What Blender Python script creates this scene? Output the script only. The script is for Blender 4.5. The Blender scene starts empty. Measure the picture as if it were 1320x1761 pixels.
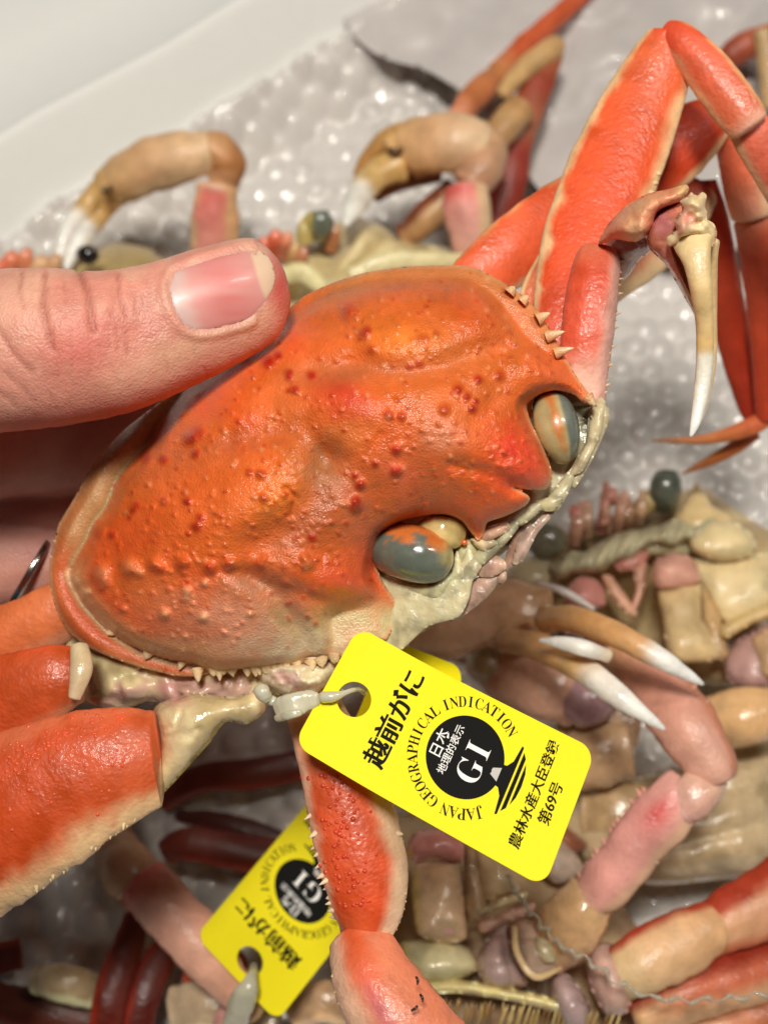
import bpy, bmesh, math, random
import numpy as np
from mathutils import Matrix, Vector
from mathutils.bvhtree import BVHTree

random.seed(7); rng = np.random.default_rng(7)
S = bpy.context.scene
COL = S.collection

# ------------------------------------------------------------------ camera
F = 2560.0                      # focal length in photo pixels (photo 1320 x 1761)
TILT = math.radians(25)         # camera leans 25 degrees off straight down
Z0 = 389.7                      # camera height over the box floor, mm
CAM = Matrix.Translation((0, -0.18, Z0 / 1000)) @ Matrix.Rotation(TILT, 4, 'X')
cd = bpy.data.cameras.new('camera'); cam = bpy.data.objects.new('camera', cd); COL.objects.link(cam)
cam.matrix_world = CAM
cd.sensor_fit = 'VERTICAL'; cd.sensor_height = 24; cd.angle_y = 2 * math.atan(880.5 / F)
cd.clip_start = 0.01; cd.clip_end = 20
cd.dof.use_dof = True; cd.dof.focus_distance = 0.250
cd.dof.aperture_fstop = cd.lens / 3.1
S.camera = cam

# ------------------------------------------------------------------ world, lamps, exposure
w = bpy.data.worlds.new('World'); S.world = w; w.use_nodes = True
bg = w.node_tree.nodes['Background']; bg.inputs[0].default_value = (1.0, 0.95, 0.9, 1); bg.inputs[1].default_value = 0.022

def area(name, loc, target, size, power, col=(1, 0.94, 0.84), size_y=None):
    l = bpy.data.lights.new(name, 'AREA'); l.size = size; l.energy = power; l.color = col
    if size_y: l.shape = 'RECTANGLE'; l.size_y = size_y
    o = bpy.data.objects.new(name, l); COL.objects.link(o); o.location = loc
    o.rotation_euler = (Vector(target) - Vector(loc)).to_track_quat('-Z', 'Y').to_euler(); return o
area('ceiling_lamp', (-0.06, -0.10, 1.20), (0, 0, 0.1), 0.18, 11.2)
area('fill_lamp', (0.50, 0.05, 1.15), (0, 0, 0.1), 0.05, 3.8, size_y=0.3)  # added lamp, fills the shadows on the right
S.view_settings.view_transform = 'Standard'; S.view_settings.look = 'None'
S.view_settings.exposure = 0.0; S.view_settings.gamma = 1.0
S.render.engine = 'CYCLES'; S.cycles.use_denoising = True; S.cycles.max_bounces = 7
S.cycles.caustics_reflective = False; S.cycles.caustics_refractive = False; S.cycles.sample_clamp_indirect = 4

# ------------------------------------------------------------------ helpers
M3 = np.array(CAM.to_3x3()); T3 = np.array(CAM.translation)
def lin(c):
    c = np.asarray(c, float) / 255.0
    return np.where(c <= 0.04045, c / 12.92, ((c + 0.055) / 1.055) ** 2.4)
def G(v, h):                    # depth (mm) along the lens axis of a point seen at row v, h mm above the floor
    return (Z0 - h) / (math.cos(TILT) + (v - 880.5) / F * math.sin(TILT))
def C(u, v, d):                 # photo pixel + depth -> camera space, mm
    u, v, d = np.broadcast_arrays(np.asarray(u, float), v, d)
    return np.stack([(u - 660) / F * d, -(v - 880.5) / F * d, -d], -1)
def to_world(X): return (np.asarray(X) / 1000.0) @ M3.T + T3
def to_px(Wd):
    X = (np.asarray(Wd) - T3) @ M3 * 1000
    d = -X[:, 2]; return X[:, 0] / d * F + 660, -X[:, 1] / d * F + 880.5, d
def smooth(a, b, x):
    t = np.clip((x - a) / (b - a + 1e-9), 0, 1); return t * t * (3 - 2 * t)
_perm = rng.random((32, 32, 32))
def vn(p):                      # value noise, p (n,3)
    i = np.floor(p).astype(int); f = p - i; f = f * f * (3 - 2 * f); r = 0
    for dx in (0, 1):
        for dy in (0, 1):
            for dz in (0, 1):
                wgt = (f[:, 0] if dx else 1 - f[:, 0]) * (f[:, 1] if dy else 1 - f[:, 1]) * (f[:, 2] if dz else 1 - f[:, 2])
                r = r + wgt * _perm[(i[:, 0] + dx) % 32, (i[:, 1] + dy) % 32, (i[:, 2] + dz) % 32]
    return r
def fbm(p, o=3):
    r = 0; a = 0.5; s = 0
    for _ in range(o): r = r + a * vn(p); s += a; p = p * 2.03 + 7.7; a *= 0.5
    return r / s
def mix(a, b, t): t = np.asarray(t)[..., None]; return a * (1 - t) + b * t

class MB:
    def __init__(s): s.V = []; s.F = []; s.K = []; s.n = 0
    def add(s, V, Fc, K):
        V = np.asarray(V, float); K = np.broadcast_to(np.asarray(K, float), (len(V), 3))
        s.V.append(V); s.K.append(K); s.F += [tuple(int(i) + s.n for i in f) for f in Fc]; s.n += len(V); return s
    def build(s, name, mat, parent=None, smooth_sh=True, label=None):
        V = to_world(np.concatenate(s.V)); K = np.concatenate(s.K)
        off = np.array(parent['_base']) if parent is not None else V.mean(0)
        me = bpy.data.meshes.new(name); me.from_pydata((V - off).tolist(), [], s.F); me.validate()
        bm = bmesh.new(); bm.from_mesh(me); bmesh.ops.recalc_face_normals(bm, faces=bm.faces); bm.to_mesh(me); bm.free()
        ca = me.color_attributes.new('Col', 'FLOAT_COLOR', 'POINT')
        ca.data.foreach_set('color', np.concatenate([K, np.ones((len(K), 1))], 1).ravel())
        if smooth_sh: me.polygons.foreach_set('use_smooth', [True] * len(me.polygons))
        me.materials.append(mat); o = bpy.data.objects.new(name, me); COL.objects.link(o)
        if parent is not None: o.parent = parent
        else: o.location = off
        o['_base'] = off.tolist()
        if label: o['label'] = label
        return o

def tag(o, label, cat, group=None, kind=None):
    if label: o['label'] = label
    if cat: o['category'] = cat
    if group: o['group'] = group
    if kind: o['kind'] = kind
    return o
def thing(name, at, label, cat, group=None):
    o = bpy.data.objects.new(name, None); COL.objects.link(o); o.empty_display_size = 0.02
    o.location = Vector(to_world(C(*at)).tolist()); o['_base'] = list(o.location); return tag(o, label, cat, group)

def spline(P, n):
    P = np.asarray(P, float)
    if len(P) == 2: t = np.linspace(0, 1, n)[:, None]; return P[0] * (1 - t) + P[1] * t
    Q = np.concatenate([[2 * P[0] - P[1]], P, [2 * P[-1] - P[-2]]]); out = []
    m = 24
    for i in range(len(P) - 1):
        a, b, c, d = Q[i:i + 4]; t = np.linspace(0, 1, m, endpoint=False)[:, None]
        out.append(0.5 * (2 * b + (c - a) * t + (2 * a - 5 * b + 4 * c - d) * t * t + (3 * b - a - 3 * c + d) * t ** 3))
    out = np.concatenate(out + [P[-1:]])
    L = np.concatenate([[0], np.cumsum(np.linalg.norm(np.diff(out[:, :3], axis=0), axis=1))])
    s = np.linspace(0, 1, n); s = 0.6 * s + 0.4 * (1 - np.cos(np.pi * s)) / 2; s *= L[-1]
    return np.stack([np.interp(s, L, out[:, k]) for k in range(out.shape[1])], 1)

def LC(stops, R=None, L=None, back=None, blotch=None):
    """colour along the limb (stops), with bands on its right / left edge and on its far side; (colour, a0, a1)"""
    ss = [s for s, _ in stops]; cc = np.array([lin(c) for _, c in stops])
    def f(s, a, b, p):
        nz = (fbm(p * 0.22 + 3) - 0.5); ss_ = np.clip(s + nz * 0.10, 0, 1); a_ = a + nz * 0.4
        k = np.stack([np.interp(ss_, ss, cc[:, i]) for i in range(3)], -1)
        if R: k = mix(k, lin(R[0]), smooth(R[1], R[2], a_))
        if L: k = mix(k, lin(L[0]), smooth(L[1], L[2], -a_))
        if back: k = mix(k, lin(back), smooth(0.15, -0.35, b + nz * 0.6))
        if blotch:
            bc, bs, ba, br = blotch
            k = mix(k, lin(bc), np.exp(-(((s - bs) / br[0]) ** 2 + ((a - ba) / br[1]) ** 2)) * (b > -0.3))
        return k * (0.86 + 0.28 * fbm(p * 0.5 + 11, 2))[:, None]
    return f
def flat(c): return LC([(0, c), (1, c)])

def limb(mb, pts, col, n=40, m=26, p=2.2, caps=(1, 1), ground=False, bump=0.02, bs=0.25, spikes=(), collar=0.0, ridge=0.0):
    """pts: (u, v, depth-or-height, width px, thickness/width [, roll deg])"""
    rows = []
    for q in pts:
        u, v, d, wd, t = q[:5]; ro = q[5] if len(q) > 5 else 0
        if ground: d = G(v, d)
        c = C(u, v, d); rows.append([*c, wd * d / F, wd * d / F * t, math.radians(ro)])
    Q = spline(rows, n); X = Q[:, :3]
    T = np.gradient(X, axis=0); T /= np.linalg.norm(T, axis=1)[:, None] + 1e-9
    view = -X / np.linalg.norm(X, axis=1)[:, None]
    e1 = np.cross(T, view); e1 /= np.linalg.norm(e1, axis=1)[:, None] + 1e-6
    e2 = np.cross(e1, T)
    r = Q[:, 5][:, None]; e1, e2 = e1 * np.cos(r) + e2 * np.sin(r), e2 * np.cos(r) - e1 * np.sin(r)
    Ln = np.concatenate([[0], np.cumsum(np.linalg.norm(np.diff(X, axis=0), axis=1))]); tot = Ln[-1]
    sc = np.ones(n)
    for k, dist in ((0, Ln), (1, tot - Ln)):
        if caps[k]:
            R0 = max(1e-6, min(0.5 * caps[k] * min(Q[-k, 3], Q[-k, 4]), tot * 0.45)); x = np.clip(dist / R0, 0, 1)
            sc *= np.sqrt(np.clip(1 - (1 - x) ** 2, 0, 1)) * 0.97 + 0.03
    if collar:
        q = Ln / tot
        for e in (0.0, 1.0): sc = sc * (1 + collar * np.exp(-((np.abs(q - e) - .045) / .03) ** 2) - collar * .9 * np.exp(-((np.abs(q - e) - .14) / .05) ** 2))
    ph = np.linspace(0, 2 * np.pi, m, endpoint=False)
    ca = np.sign(np.cos(ph)) * np.abs(np.cos(ph)) ** (2 / p); sa = np.sign(np.sin(ph)) * np.abs(np.sin(ph)) ** (2 / p)
    rg = 1 + ridge * (np.cos(4 * ph + .6) + .5 * np.cos(7 * ph))
    ca = ca * rg; sa = sa * rg
    V = X[:, None] + e1[:, None] * (ca[None, :, None] * (Q[:, 3] * sc / 2)[:, None, None]) + e2[:, None] * (sa[None, :, None] * (Q[:, 4] * sc / 2)[:, None, None])
    if bump:
        nz = fbm(V.reshape(-1, 3) * bs + 5).reshape(n, m) - 0.5
        nz = nz + .35 * (fbm(V.reshape(-1, 3) * bs * 4 + 2, 3).reshape(n, m) - 0.5)
        V = X[:, None] + (V - X[:, None]) * (1 + 2 * bump * nz * 3)[..., None]
    s = np.repeat((Ln / tot)[:, None], m, 1).ravel(); a = np.tile(ca, n); b = np.tile(sa, n); Vf = V.reshape(-1, 3)
    K = col(s, a, b, Vf)
    Fc = []
    for i in range(n - 1):
        for j in range(m):
            k = (j + 1) % m; Fc.append((i * m + j, i * m + k, (i + 1) * m + k, (i + 1) * m + j))
    Vf = np.concatenate([Vf, X[:1], X[-1:]]); K = np.concatenate([K, K[:1], K[-1:]])
    for j in range(m):
        k = (j + 1) % m; Fc.append((n * m, k, j)); Fc.append((n * m + 1, (n - 1) * m + j, (n - 1) * m + k))
    mb.add(Vf, Fc, K)
    for (side, s0, s1, cnt, ln, rad, kc) in spikes:       # little teeth along an edge (px)
        for i in range(cnt):
            ss = s0 + (s1 - s0) * (i + 0.35 * random.random()) / max(1, cnt - 1)
            ii = min(n - 2, max(1, int(np.searchsorted(Ln / tot, ss))))
            px = -X[ii, 2] / F; lift = random.uniform(-0.25, 0.45)
            base = X[ii] + e1[ii] * side * Q[ii, 3] * sc[ii] / 2 * 0.93 + e2[ii] * lift * Q[ii, 4] * 0.3
            cone(mb, base, e1[ii] * side + T[ii] * 0.35 + e2[ii] * lift * 0.6, ln * px * random.uniform(0.6, 1.15), rad * px * random.uniform(.8, 1.2), lin(kc))
    return V
def cone(mb, base, dr, ln, r, k, m=7):
    dr = np.asarray(dr, float); dr /= np.linalg.norm(dr); a = np.cross(dr, [0.3, 0.5, 0.8]); a /= np.linalg.norm(a); b = np.cross(dr, a)
    ph = np.linspace(0, 2 * np.pi, m, endpoint=False)
    ring = lambda q, h: base + dr * h + (np.cos(ph)[:, None] * a + np.sin(ph)[:, None] * b) * q
    V = np.concatenate([ring(r * 1.15, -r * 0.8), ring(r * 0.62, ln * 0.4), ring(r * 0.25, ln * 0.8), [base + dr * ln]])
    Fc = [(i * m + j, i * m + (j + 1) % m, (i + 1) * m + (j + 1) % m, (i + 1) * m + j) for i in range(2) for j in range(m)]
    Fc += [(2 * m + j, 2 * m + (j + 1) % m, 3 * m) for j in range(m)]
    mb.add(V, Fc, k)

def inside(u, v, poly):
    poly = np.asarray(poly, float); r = np.zeros(u.shape, bool); j = len(poly) - 1
    for i in range(len(poly)):
        x1, y1 = poly[i]; x2, y2 = poly[j]
        c = ((y1 > v) != (y2 > v)) & (u < (x2 - x1) * (v - y1) / (y2 - y1 + 1e-12) + x1); r ^= c; j = i
    return r
def near(u, v, poly, closed=True):            # distance to a polyline and the nearest point on it
    poly = np.asarray(poly, float); best = np.full(u.shape, 1e9); bx = u.copy(); by = v.copy()
    N = len(poly)
    for i in range(N if closed else N - 1):
        a = poly[i]; b = poly[(i + 1) % N]; e = b - a; L = e @ e + 1e-12
        t = np.clip(((u - a[0]) * e[0] + (v - a[1]) * e[1]) / L, 0, 1)
        x = a[0] + t * e[0]; y = a[1] + t * e[1]; d = np.hypot(u - x, v - y); k = d < best
        best[k] = d[k]; bx[k] = x[k]; by[k] = y[k]
    return best, bx, by
def closed_spline(P, m=6):
    P = np.asarray(P, float); out = []
    for i in range(len(P)):
        a, b, c, d = P[i - 1], P[i], P[(i + 1) % len(P)], P[(i + 2) % len(P)]
        t = np.linspace(0, 1, m, endpoint=False)[:, None]
        out.append(0.5 * (2 * b + 0.7 * (c - a) * t + (2.0 * 0.7 * a - (6 - 1.0 * 0.7) * b * 1 + (6 - 2.0 * 0.7) * c - 0.7 * d) * t * t + (-0.7 * a + (4 - 0.7) * b + (0.7 - 4) * c + 0.7 * d) * t ** 3))
    return np.concatenate(out)
def dome(poly):                               # smooth 0..1 cushion over an outline (Poisson)
    poly = np.asarray(poly); lo = poly.min(0); hi = poly.max(0); cs = max(hi - lo) / 64
    nx, ny = int((hi[0] - lo[0]) / cs) + 5, int((hi[1] - lo[1]) / cs) + 5
    gu, gv = np.meshgrid(lo[0] - 2 * cs + cs * np.arange(nx), lo[1] - 2 * cs + cs * np.arange(ny), indexing='ij')
    mk = inside(gu, gv, poly).astype(float); h = mk.copy() * 50
    for _ in range(1800):
        h[1:-1, 1:-1] = mk[1:-1, 1:-1] * (0.25 * (h[2:, 1:-1] + h[:-2, 1:-1] + h[1:-1, 2:] + h[1:-1, :-2]) + 1)
    h /= h.max()
    def f(u, v):
        x = np.clip((u - lo[0]) / cs + 2, 0, nx - 1.001); y = np.clip((v - lo[1]) / cs + 2, 0, ny - 1.001)
        i = x.astype(int); j = y.astype(int); fx = x - i; fy = y - j
        r = h[i, j] * (1 - fx) * (1 - fy) + h[i + 1, j] * fx * (1 - fy) + h[i, j + 1] * (1 - fx) * fy + h[i + 1, j + 1] * fx * fy
        d = near(u, v, poly)[0]; r = r * np.clip(d / (1.4 * cs), 0, 1); r[~inside(u, v, poly)] = 0; return r
    return f
def patch(mb, outline, depth, col, step, thick=4.0, ground=False, rnd=True):
    """closed cushion-like solid: front surface depth(u,v,phi) over an outline, back surface thick mm behind"""
    poly = closed_spline(outline) if rnd else np.asarray(outline, float); ph = dome(poly)
    lo = poly.min(0) - step; hi = poly.max(0) + step
    us = np.arange(lo[0], hi[0] + step, step); vs = np.arange(lo[1], hi[1] + step, step)
    U, V = np.meshgrid(us, vs, indexing='ij'); ins = inside(U, V, poly)
    ni, nj = U.shape; cell = ins[:-1, :-1] | ins[1:, :-1] | ins[:-1, 1:] | ins[1:, 1:]
    dd, bx, by = near(U, V, poly)
    use = np.zeros_like(ins); use[:-1, :-1] |= cell; use[1:, :-1] |= cell; use[:-1, 1:] |= cell; use[1:, 1:] |= cell
    snap = use & (~ins | (dd < 0.25 * step)); U = np.where(snap, bx, U); V = np.where(snap, by, V)
    idx = np.full(U.shape, -1); idx[use] = np.arange(use.sum()); u = U[use]; v = V[use]; sn = snap[use]
    phi = ph(u, v); phi[sn] = 0
    d = depth(u, v, phi); K = col(u, v, phi)
    I, J = np.nonzero(cell); Fc = [(idx[i, j], idx[i + 1, j], idx[i + 1, j + 1], idx[i, j + 1]) for i, j in zip(I, J)]
    n = len(u); front = C(u, v, d); back = C(u, v, d + thick * (0.25 + 0.75 * np.sqrt(phi)))
    from collections import Counter
    ec = {}
    for f in Fc:
        for a, b in zip(f, f[1:] + f[:1]): ec[(a, b)] = 1
    rim = [(a, b) for (a, b) in ec if (b, a) not in ec]
    Fb = [tuple(reversed([k + n for k in f])) for f in Fc]
    Fs = [(b, a, a + n, b + n) for a, b in rim]
    mb.add(np.concatenate([front, back]), Fc + Fb + Fs, np.concatenate([K, K]))
    return ph
def gs(u, v, cx, cy, rx, ry=None, ang=0):
    ry = ry or rx; c, s = math.cos(math.radians(ang)), math.sin(math.radians(ang))
    x = (u - cx) * c + (v - cy) * s; y = -(u - cx) * s + (v - cy) * c
    return np.exp(-((x / rx) ** 2 + (y / ry) ** 2))

# ------------------------------------------------------------------ materials
def nt(name):
    m = bpy.data.materials.new(name); m.use_nodes = True; t = m.node_tree; return m, t, t.nodes['Principled BSDF']
def node(t, k, **kw):
    n = t.nodes.new(k)
    for a, b in kw.items(): setattr(n, a, b)
    return n
def organic(name, rough=0.35, sss=0.15, ssr=(0.004, 0.0016, 0.0008), coat=0.25, nscale=900, bump=0.15, var=0.25, big=120, speck=0.0, rvar=0.2, cells=0, cellb=0.3):
    m, t, b = nt(name); L = t.links
    at = node(t, 'ShaderNodeAttribute', attribute_name='Col'); tc = node(t, 'ShaderNodeTexCoord')
    n1 = node(t, 'ShaderNodeTexNoise'); n1.inputs['Scale'].default_value = big; n1.inputs['Detail'].default_value = 6
    n2 = node(t, 'ShaderNodeTexNoise'); n2.inputs['Scale'].default_value = nscale; n2.inputs['Detail'].default_value = 4
    for n in (n1, n2): L.new(tc.outputs['Object'], n.inputs['Vector'])
    mr = node(t, 'ShaderNodeMapRange'); mr.inputs[1].default_value = 0.3; mr.inputs[2].default_value = 0.7; mr.inputs[3].default_value = 1 - var; mr.inputs[4].default_value = 1 + var
    L.new(n1.outputs['Fac'], mr.inputs[0])
    mx = node(t, 'ShaderNodeMix', data_type='RGBA', blend_type='MULTIPLY'); mx.inputs[0].default_value = 1
    L.new(at.outputs['Color'], mx.inputs[6]); L.new(mr.outputs[0], mx.inputs[7]); src = mx.outputs[2]
    if speck:
        vo = node(t, 'ShaderNodeTexVoronoi'); vo.inputs['Scale'].default_value = 420; L.new(tc.outputs['Object'], vo.inputs['Vector'])
        m2 = node(t, 'ShaderNodeMapRange'); m2.inputs[1].default_value = 0.10; m2.inputs[2].default_value = 0.28; m2.inputs[3].default_value = speck; m2.inputs[4].default_value = 0
        L.new(vo.outputs['Distance'], m2.inputs[0])
        mm = node(t, 'ShaderNodeMath', operation='MULTIPLY'); L.new(m2.outputs[0], mm.inputs[0]); L.new(n1.outputs['Fac'], mm.inputs[1])
        mx2 = node(t, 'ShaderNodeMix', data_type='RGBA', blend_type='MULTIPLY'); mx2.inputs[7].default_value = (0.75, 0.38, 0.28, 1)
        L.new(mm.outputs[0], mx2.inputs[0]); L.new(src, mx2.inputs[6]); src = mx2.outputs[2]
    L.new(src, b.inputs['Base Color'])
    rr = node(t, 'ShaderNodeMapRange'); rr.inputs[1].default_value = 0.3; rr.inputs[2].default_value = 0.7; rr.inputs[3].default_value = max(0.08, rough - rvar); rr.inputs[4].default_value = rough + rvar
    L.new(n1.outputs['Fac'], rr.inputs[0]); L.new(rr.outputs[0], b.inputs['Roughness'])
    bp = node(t, 'ShaderNodeBump'); bp.inputs['Strength'].default_value = bump; bp.inputs['Distance'].default_value = 0.0006
    L.new(n2.outputs['Fac'], bp.inputs['Height']); L.new(bp.outputs[0], b.inputs['Normal']); L.new(bp.outputs[0], b.inputs['Coat Normal'])
    if cells:
        vc = node(t, 'ShaderNodeTexVoronoi'); vc.inputs['Scale'].default_value = cells; L.new(tc.outputs['Object'], vc.inputs['Vector'])
        b2 = node(t, 'ShaderNodeBump'); b2.inputs['Strength'].default_value = cellb; b2.inputs['Distance'].default_value = 0.0005
        L.new(vc.outputs['Distance'], b2.inputs['Height']); L.new(b2.outputs[0], bp.inputs['Normal'])
    b.inputs['Subsurface Weight'].default_value = sss; b.inputs['Subsurface Radius'].default_value = (1, 0.45, 0.25); b.inputs['Subsurface Scale'].default_value = ssr[0]
    b.inputs['Coat Weight'].default_value = coat; b.inputs['Coat Roughness'].default_value = 0.12
    return m
SHELL = organic('crab_shell', rough=0.42, coat=0.35, nscale=2600, bump=0.36, cells=2100, cellb=0.16, var=0.10, big=160, speck=0.35, sss=0.06)
LEG = organic('leg_shell', rough=0.5, coat=0.2, sss=0.05, cells=1300, cellb=0.12, nscale=900, bump=0.35, var=0.14, big=140, speck=0.3)
PALE = organic('pale_shell', rough=0.36, coat=0.2, nscale=700, bump=0.4, var=0.1, big=220, sss=0.25)
WET = organic('wet_tissue', rough=0.28, coat=0.45, nscale=600, bump=0.45, var=0.13, big=260, sss=0.3)
EYE = organic('crab_eye', rough=0.22, coat=0.5, nscale=900, bump=0.06, var=0.12, big=400, sss=0.05)
SKIN = organic('skin', rough=0.44, coat=0.0, nscale=2200, bump=0.25, cells=2000, cellb=0.2, var=0.07, big=160, sss=0.35, ssr=(0.005, 0, 0), rvar=0.08)
NAIL = organic('fingernail', rough=0.38, coat=0.12, nscale=300, bump=0.05, var=0.04, big=120, sss=0.3, rvar=0.05)

def plain(name, col, rough=0.5, metal=0, trans=0, ior=1.45, bump=0, bscale=300, var=0.0, alpha=1, coat=0, spec=0.5):
    m, t, b = nt(name); L = t.links
    b.inputs['Roughness'].default_value = rough; b.inputs['Metallic'].default_value = metal
    b.inputs['Transmission Weight'].default_value = trans; b.inputs['IOR'].default_value = ior; b.inputs['Coat Weight'].default_value = coat
    b.inputs['Specular IOR Level'].default_value = spec
    c = lin(col); b.inputs['Base Color'].default_value = (*c, 1)
    tc = node(t, 'ShaderNodeTexCoord'); n = node(t, 'ShaderNodeTexNoise'); n.inputs['Scale'].default_value = bscale; n.inputs['Detail'].default_value = 5
    L.new(tc.outputs['Object'], n.inputs['Vector'])
    if var:
        r = node(t, 'ShaderNodeMix', data_type='RGBA'); r.inputs[6].default_value = (*(c * (1 - var)), 1); r.inputs[7].default_value = (*np.clip(c * (1 + var), 0, 1), 1)
        L.new(n.outputs['Fac'], r.inputs[0]); L.new(r.outputs[2], b.inputs['Base Color'])
    if bump:
        bp = node(t, 'ShaderNodeBump'); bp.inputs['Strength'].default_value = bump; bp.inputs['Distance'].default_value = 0.0005
        L.new(n.outputs['Fac'], bp.inputs['Height']); L.new(bp.outputs[0], b.inputs['Normal'])
    return m
CARD = plain('box_card', (228, 229, 226), 0.7, bump=0.15, bscale=200, var=0.02)
WRAP = plain('bubble_plastic', (212, 208, 204), 0.25, bump=0.35, bscale=100, var=0.14, coat=0.5)
SHEET = plain('plastic_sheet', (196, 190, 188), 0.35, bump=0.35, bscale=90, var=0.12, coat=0.2)
YEL = plain('yellow_card', (244, 230, 14), 0.55, spec=0.25, bump=0.04, bscale=700, var=0.02)
BLK = plain('black_ink', (14, 13, 12), 0.6, var=0.05, spec=0.12)
WHT = plain('white_ink', (240, 240, 236), 0.45, var=0.02)
GRY = plain('grey_ink', (190, 188, 182), 0.45, var=0.15, bscale=900)
TIE = plain('clear_nylon', (222, 218, 192), 0.2, trans=0.25, coat=0.5, bump=0.2, bscale=500, var=0.05)
STEEL = plain('polished_steel', (200, 198, 192), 0.18, metal=1, bump=0.03)

# ------------------------------------------------------------------ the box and its lining
def world_quad_grid(name, fn, nu, nv, mat, kind='structure'):
    V = np.array([fn(i / (nu - 1), j / (nv - 1)) for i in range(nu) for j in range(nv)])
    Fc = [(i * nv + j, (i + 1) * nv + j, (i + 1) * nv + j + 1, i * nv + j + 1) for i in range(nu - 1) for j in range(nv - 1)]
    me = bpy.data.meshes.new(name); me.from_pydata(V.tolist(), [], Fc); me.polygons.foreach_set('use_smooth', [True] * len(Fc))
    me.materials.append(mat); o = bpy.data.objects.new(name, me); COL.objects.link(o); o['kind'] = kind; return o
def fl(u, v, h=0.0): return to_world(C(u, v, G(v, h)))
A = fl(-60, 279, 34); B = fl(560, -74, 34)               # rim of the box wall (photo line 0,245 -> 430,0)
dirw = (B - A); dirw[2] = 0; dirw /= np.linalg.norm(dirw); outw = np.array([-dirw[1], dirw[0], 0.0])
A0 = A - dirw * 0.25; LW = 0.9
prof = [(-0.030, -0.040), (-0.004, -0.004), (-0.0008, -0.0012), (0.0006, 0.0004), (0.0022, 0.0006), (0.0034, -0.0006), (0.005, -0.0018), (0.03, -0.0035), (0.22, -0.012), (0.22, -0.09)]
V = []; Fc = []; N = 40
for i in range(N):
    for (x, z) in prof:
        wz = 0.0007 * math.sin(i * 1.7); V.append((A0 + dirw * LW * i / (N - 1) + outw * (x + 0.5 * wz) + np.array([0, 0, z + wz])).tolist())
np_ = len(prof)
for i in range(N - 1):
    for j in range(np_ - 1): Fc.append((i * np_ + j, i * np_ + j + 1, (i + 1) * np_ + j + 1, (i + 1) * np_ + j))
me = bpy.data.meshes.new('box_wall'); me.from_pydata(V, [], Fc); me.materials.append(CARD); me.polygons.foreach_set('use_smooth', [True] * len(Fc))
bw = bpy.data.objects.new('box_wall', me); COL.objects.link(bw); bw['kind'] = 'structure'
world_quad_grid('box_floor', lambda a, b: np.array([-0.5 + a * 1.0, -0.6 + b * 1.1, -0.006]), 2, 2, CARD)

# bubble wrap lining the floor: one sheet, real bubbles
nb = 0.0088; nx, ny = 560, 620
X = np.linspace(-0.30, 0.30, nx); Y = np.linspace(-0.36, 0.34, ny); XX, YY = np.meshgrid(X, Y, indexing='ij')
p3 = np.stack([XX.ravel() * 14, YY.ravel() * 14, np.zeros(XX.size)], 1)
wav = (fbm(p3) - 0.5).reshape(nx, ny) * 0.016 + (fbm(p3 * 3.1 + 9).reshape(nx, ny) - 0.5) * 0.007
uu = XX / nb; vv = YY / (nb * 0.866); row = np.round(vv); cx = np.round(uu - 0.5 * (row % 2)) + 0.5 * (row % 2)
rr = np.hypot(uu - cx, (vv - row) * 0.866) / 0.44
hsh = np.sin(cx * 12.9 + row * 78.2) * 43758.5; hsh -= np.floor(hsh)
ZZ = wav + np.sqrt(np.clip(1 - rr ** 2, 0, 1)) * nb * 0.32 * (0.35 + 0.65 * hsh)
V = np.stack([XX, YY, ZZ + 0.004], -1).reshape(-1, 3)
Dw = (V[:, :2] - A0[:2]) @ outw[:2]; V = np.where((Dw > -0.034)[:, None], V + np.array([0, 0, 1]) * (np.minimum(0.016, Dw + 0.034) * 0.95 - np.maximum(0, Dw + 0.016) * 2)[:, None], V)
Fc = [(i * ny + j, (i + 1) * ny + j, (i + 1) * ny + j + 1, i * ny + j + 1) for i in range(nx - 1) for j in range(ny - 1)]
me = bpy.data.meshes.new('bubble_wrap'); me.from_pydata(V.tolist(), [], Fc); me.materials.append(WRAP); me.polygons.foreach_set('use_smooth', [True] * len(Fc))
bwrap = bpy.data.objects.new('bubble_wrap', me); COL.objects.link(bwrap)
tag(bwrap, 'crumpled glossy bubble wrap lining the white box under the crabs', 'bubble wrap')

# grey plastic sheet over the far right of the box
mb = MB()
so = [(572, -60), (585, 20), (612, 68), (660, 100), (740, 125), (830, 190), (930, 330), (1060, 420), (1200, 430), (1420, 380), (1450, -120), (1000, -160), (650, -140)]
def sd(u, v, phi):
    pn = np.stack([u * 0.008, v * 0.008, 0 * u], 1)
    return G(v, 16) - 9 * (fbm(pn) - 0.4) - 5 * np.abs(np.sin(u * 0.013 + v * 0.021 + 3 * fbm(pn * 1.7))) * phi ** 0.3 - 2 * np.exp(-phi * 40)
patch(mb, so, sd, lambda u, v, p: np.ones((len(u), 3)) * 0.4, 10, thick=0.6)
tag(mb.build('plastic_sheet', SHEET), 'wrinkled grey plastic sheet with a rolled edge lying over the bubble wrap', 'plastic sheet')

# ------------------------------------------------------------------ crab colours (sRGB)
OR = (222, 98, 44); RED = (206, 62, 30); DRED = (150, 42, 22); CREAM = (222, 196, 156); TAN = (205, 160, 112); PINK = (222, 150, 136)
MAUVE = (176, 138, 140); OLIVE = (168, 150, 108); WHITE = (238, 234, 224); BROWN = (150, 96, 52); GREYG = (112, 116, 102)

# ================================================================== the crab in the hand
crab = thing('snow_crab', (560, 800, 275), 'bright orange snow crab gripped by a hand above the other crabs', 'crab', )

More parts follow.
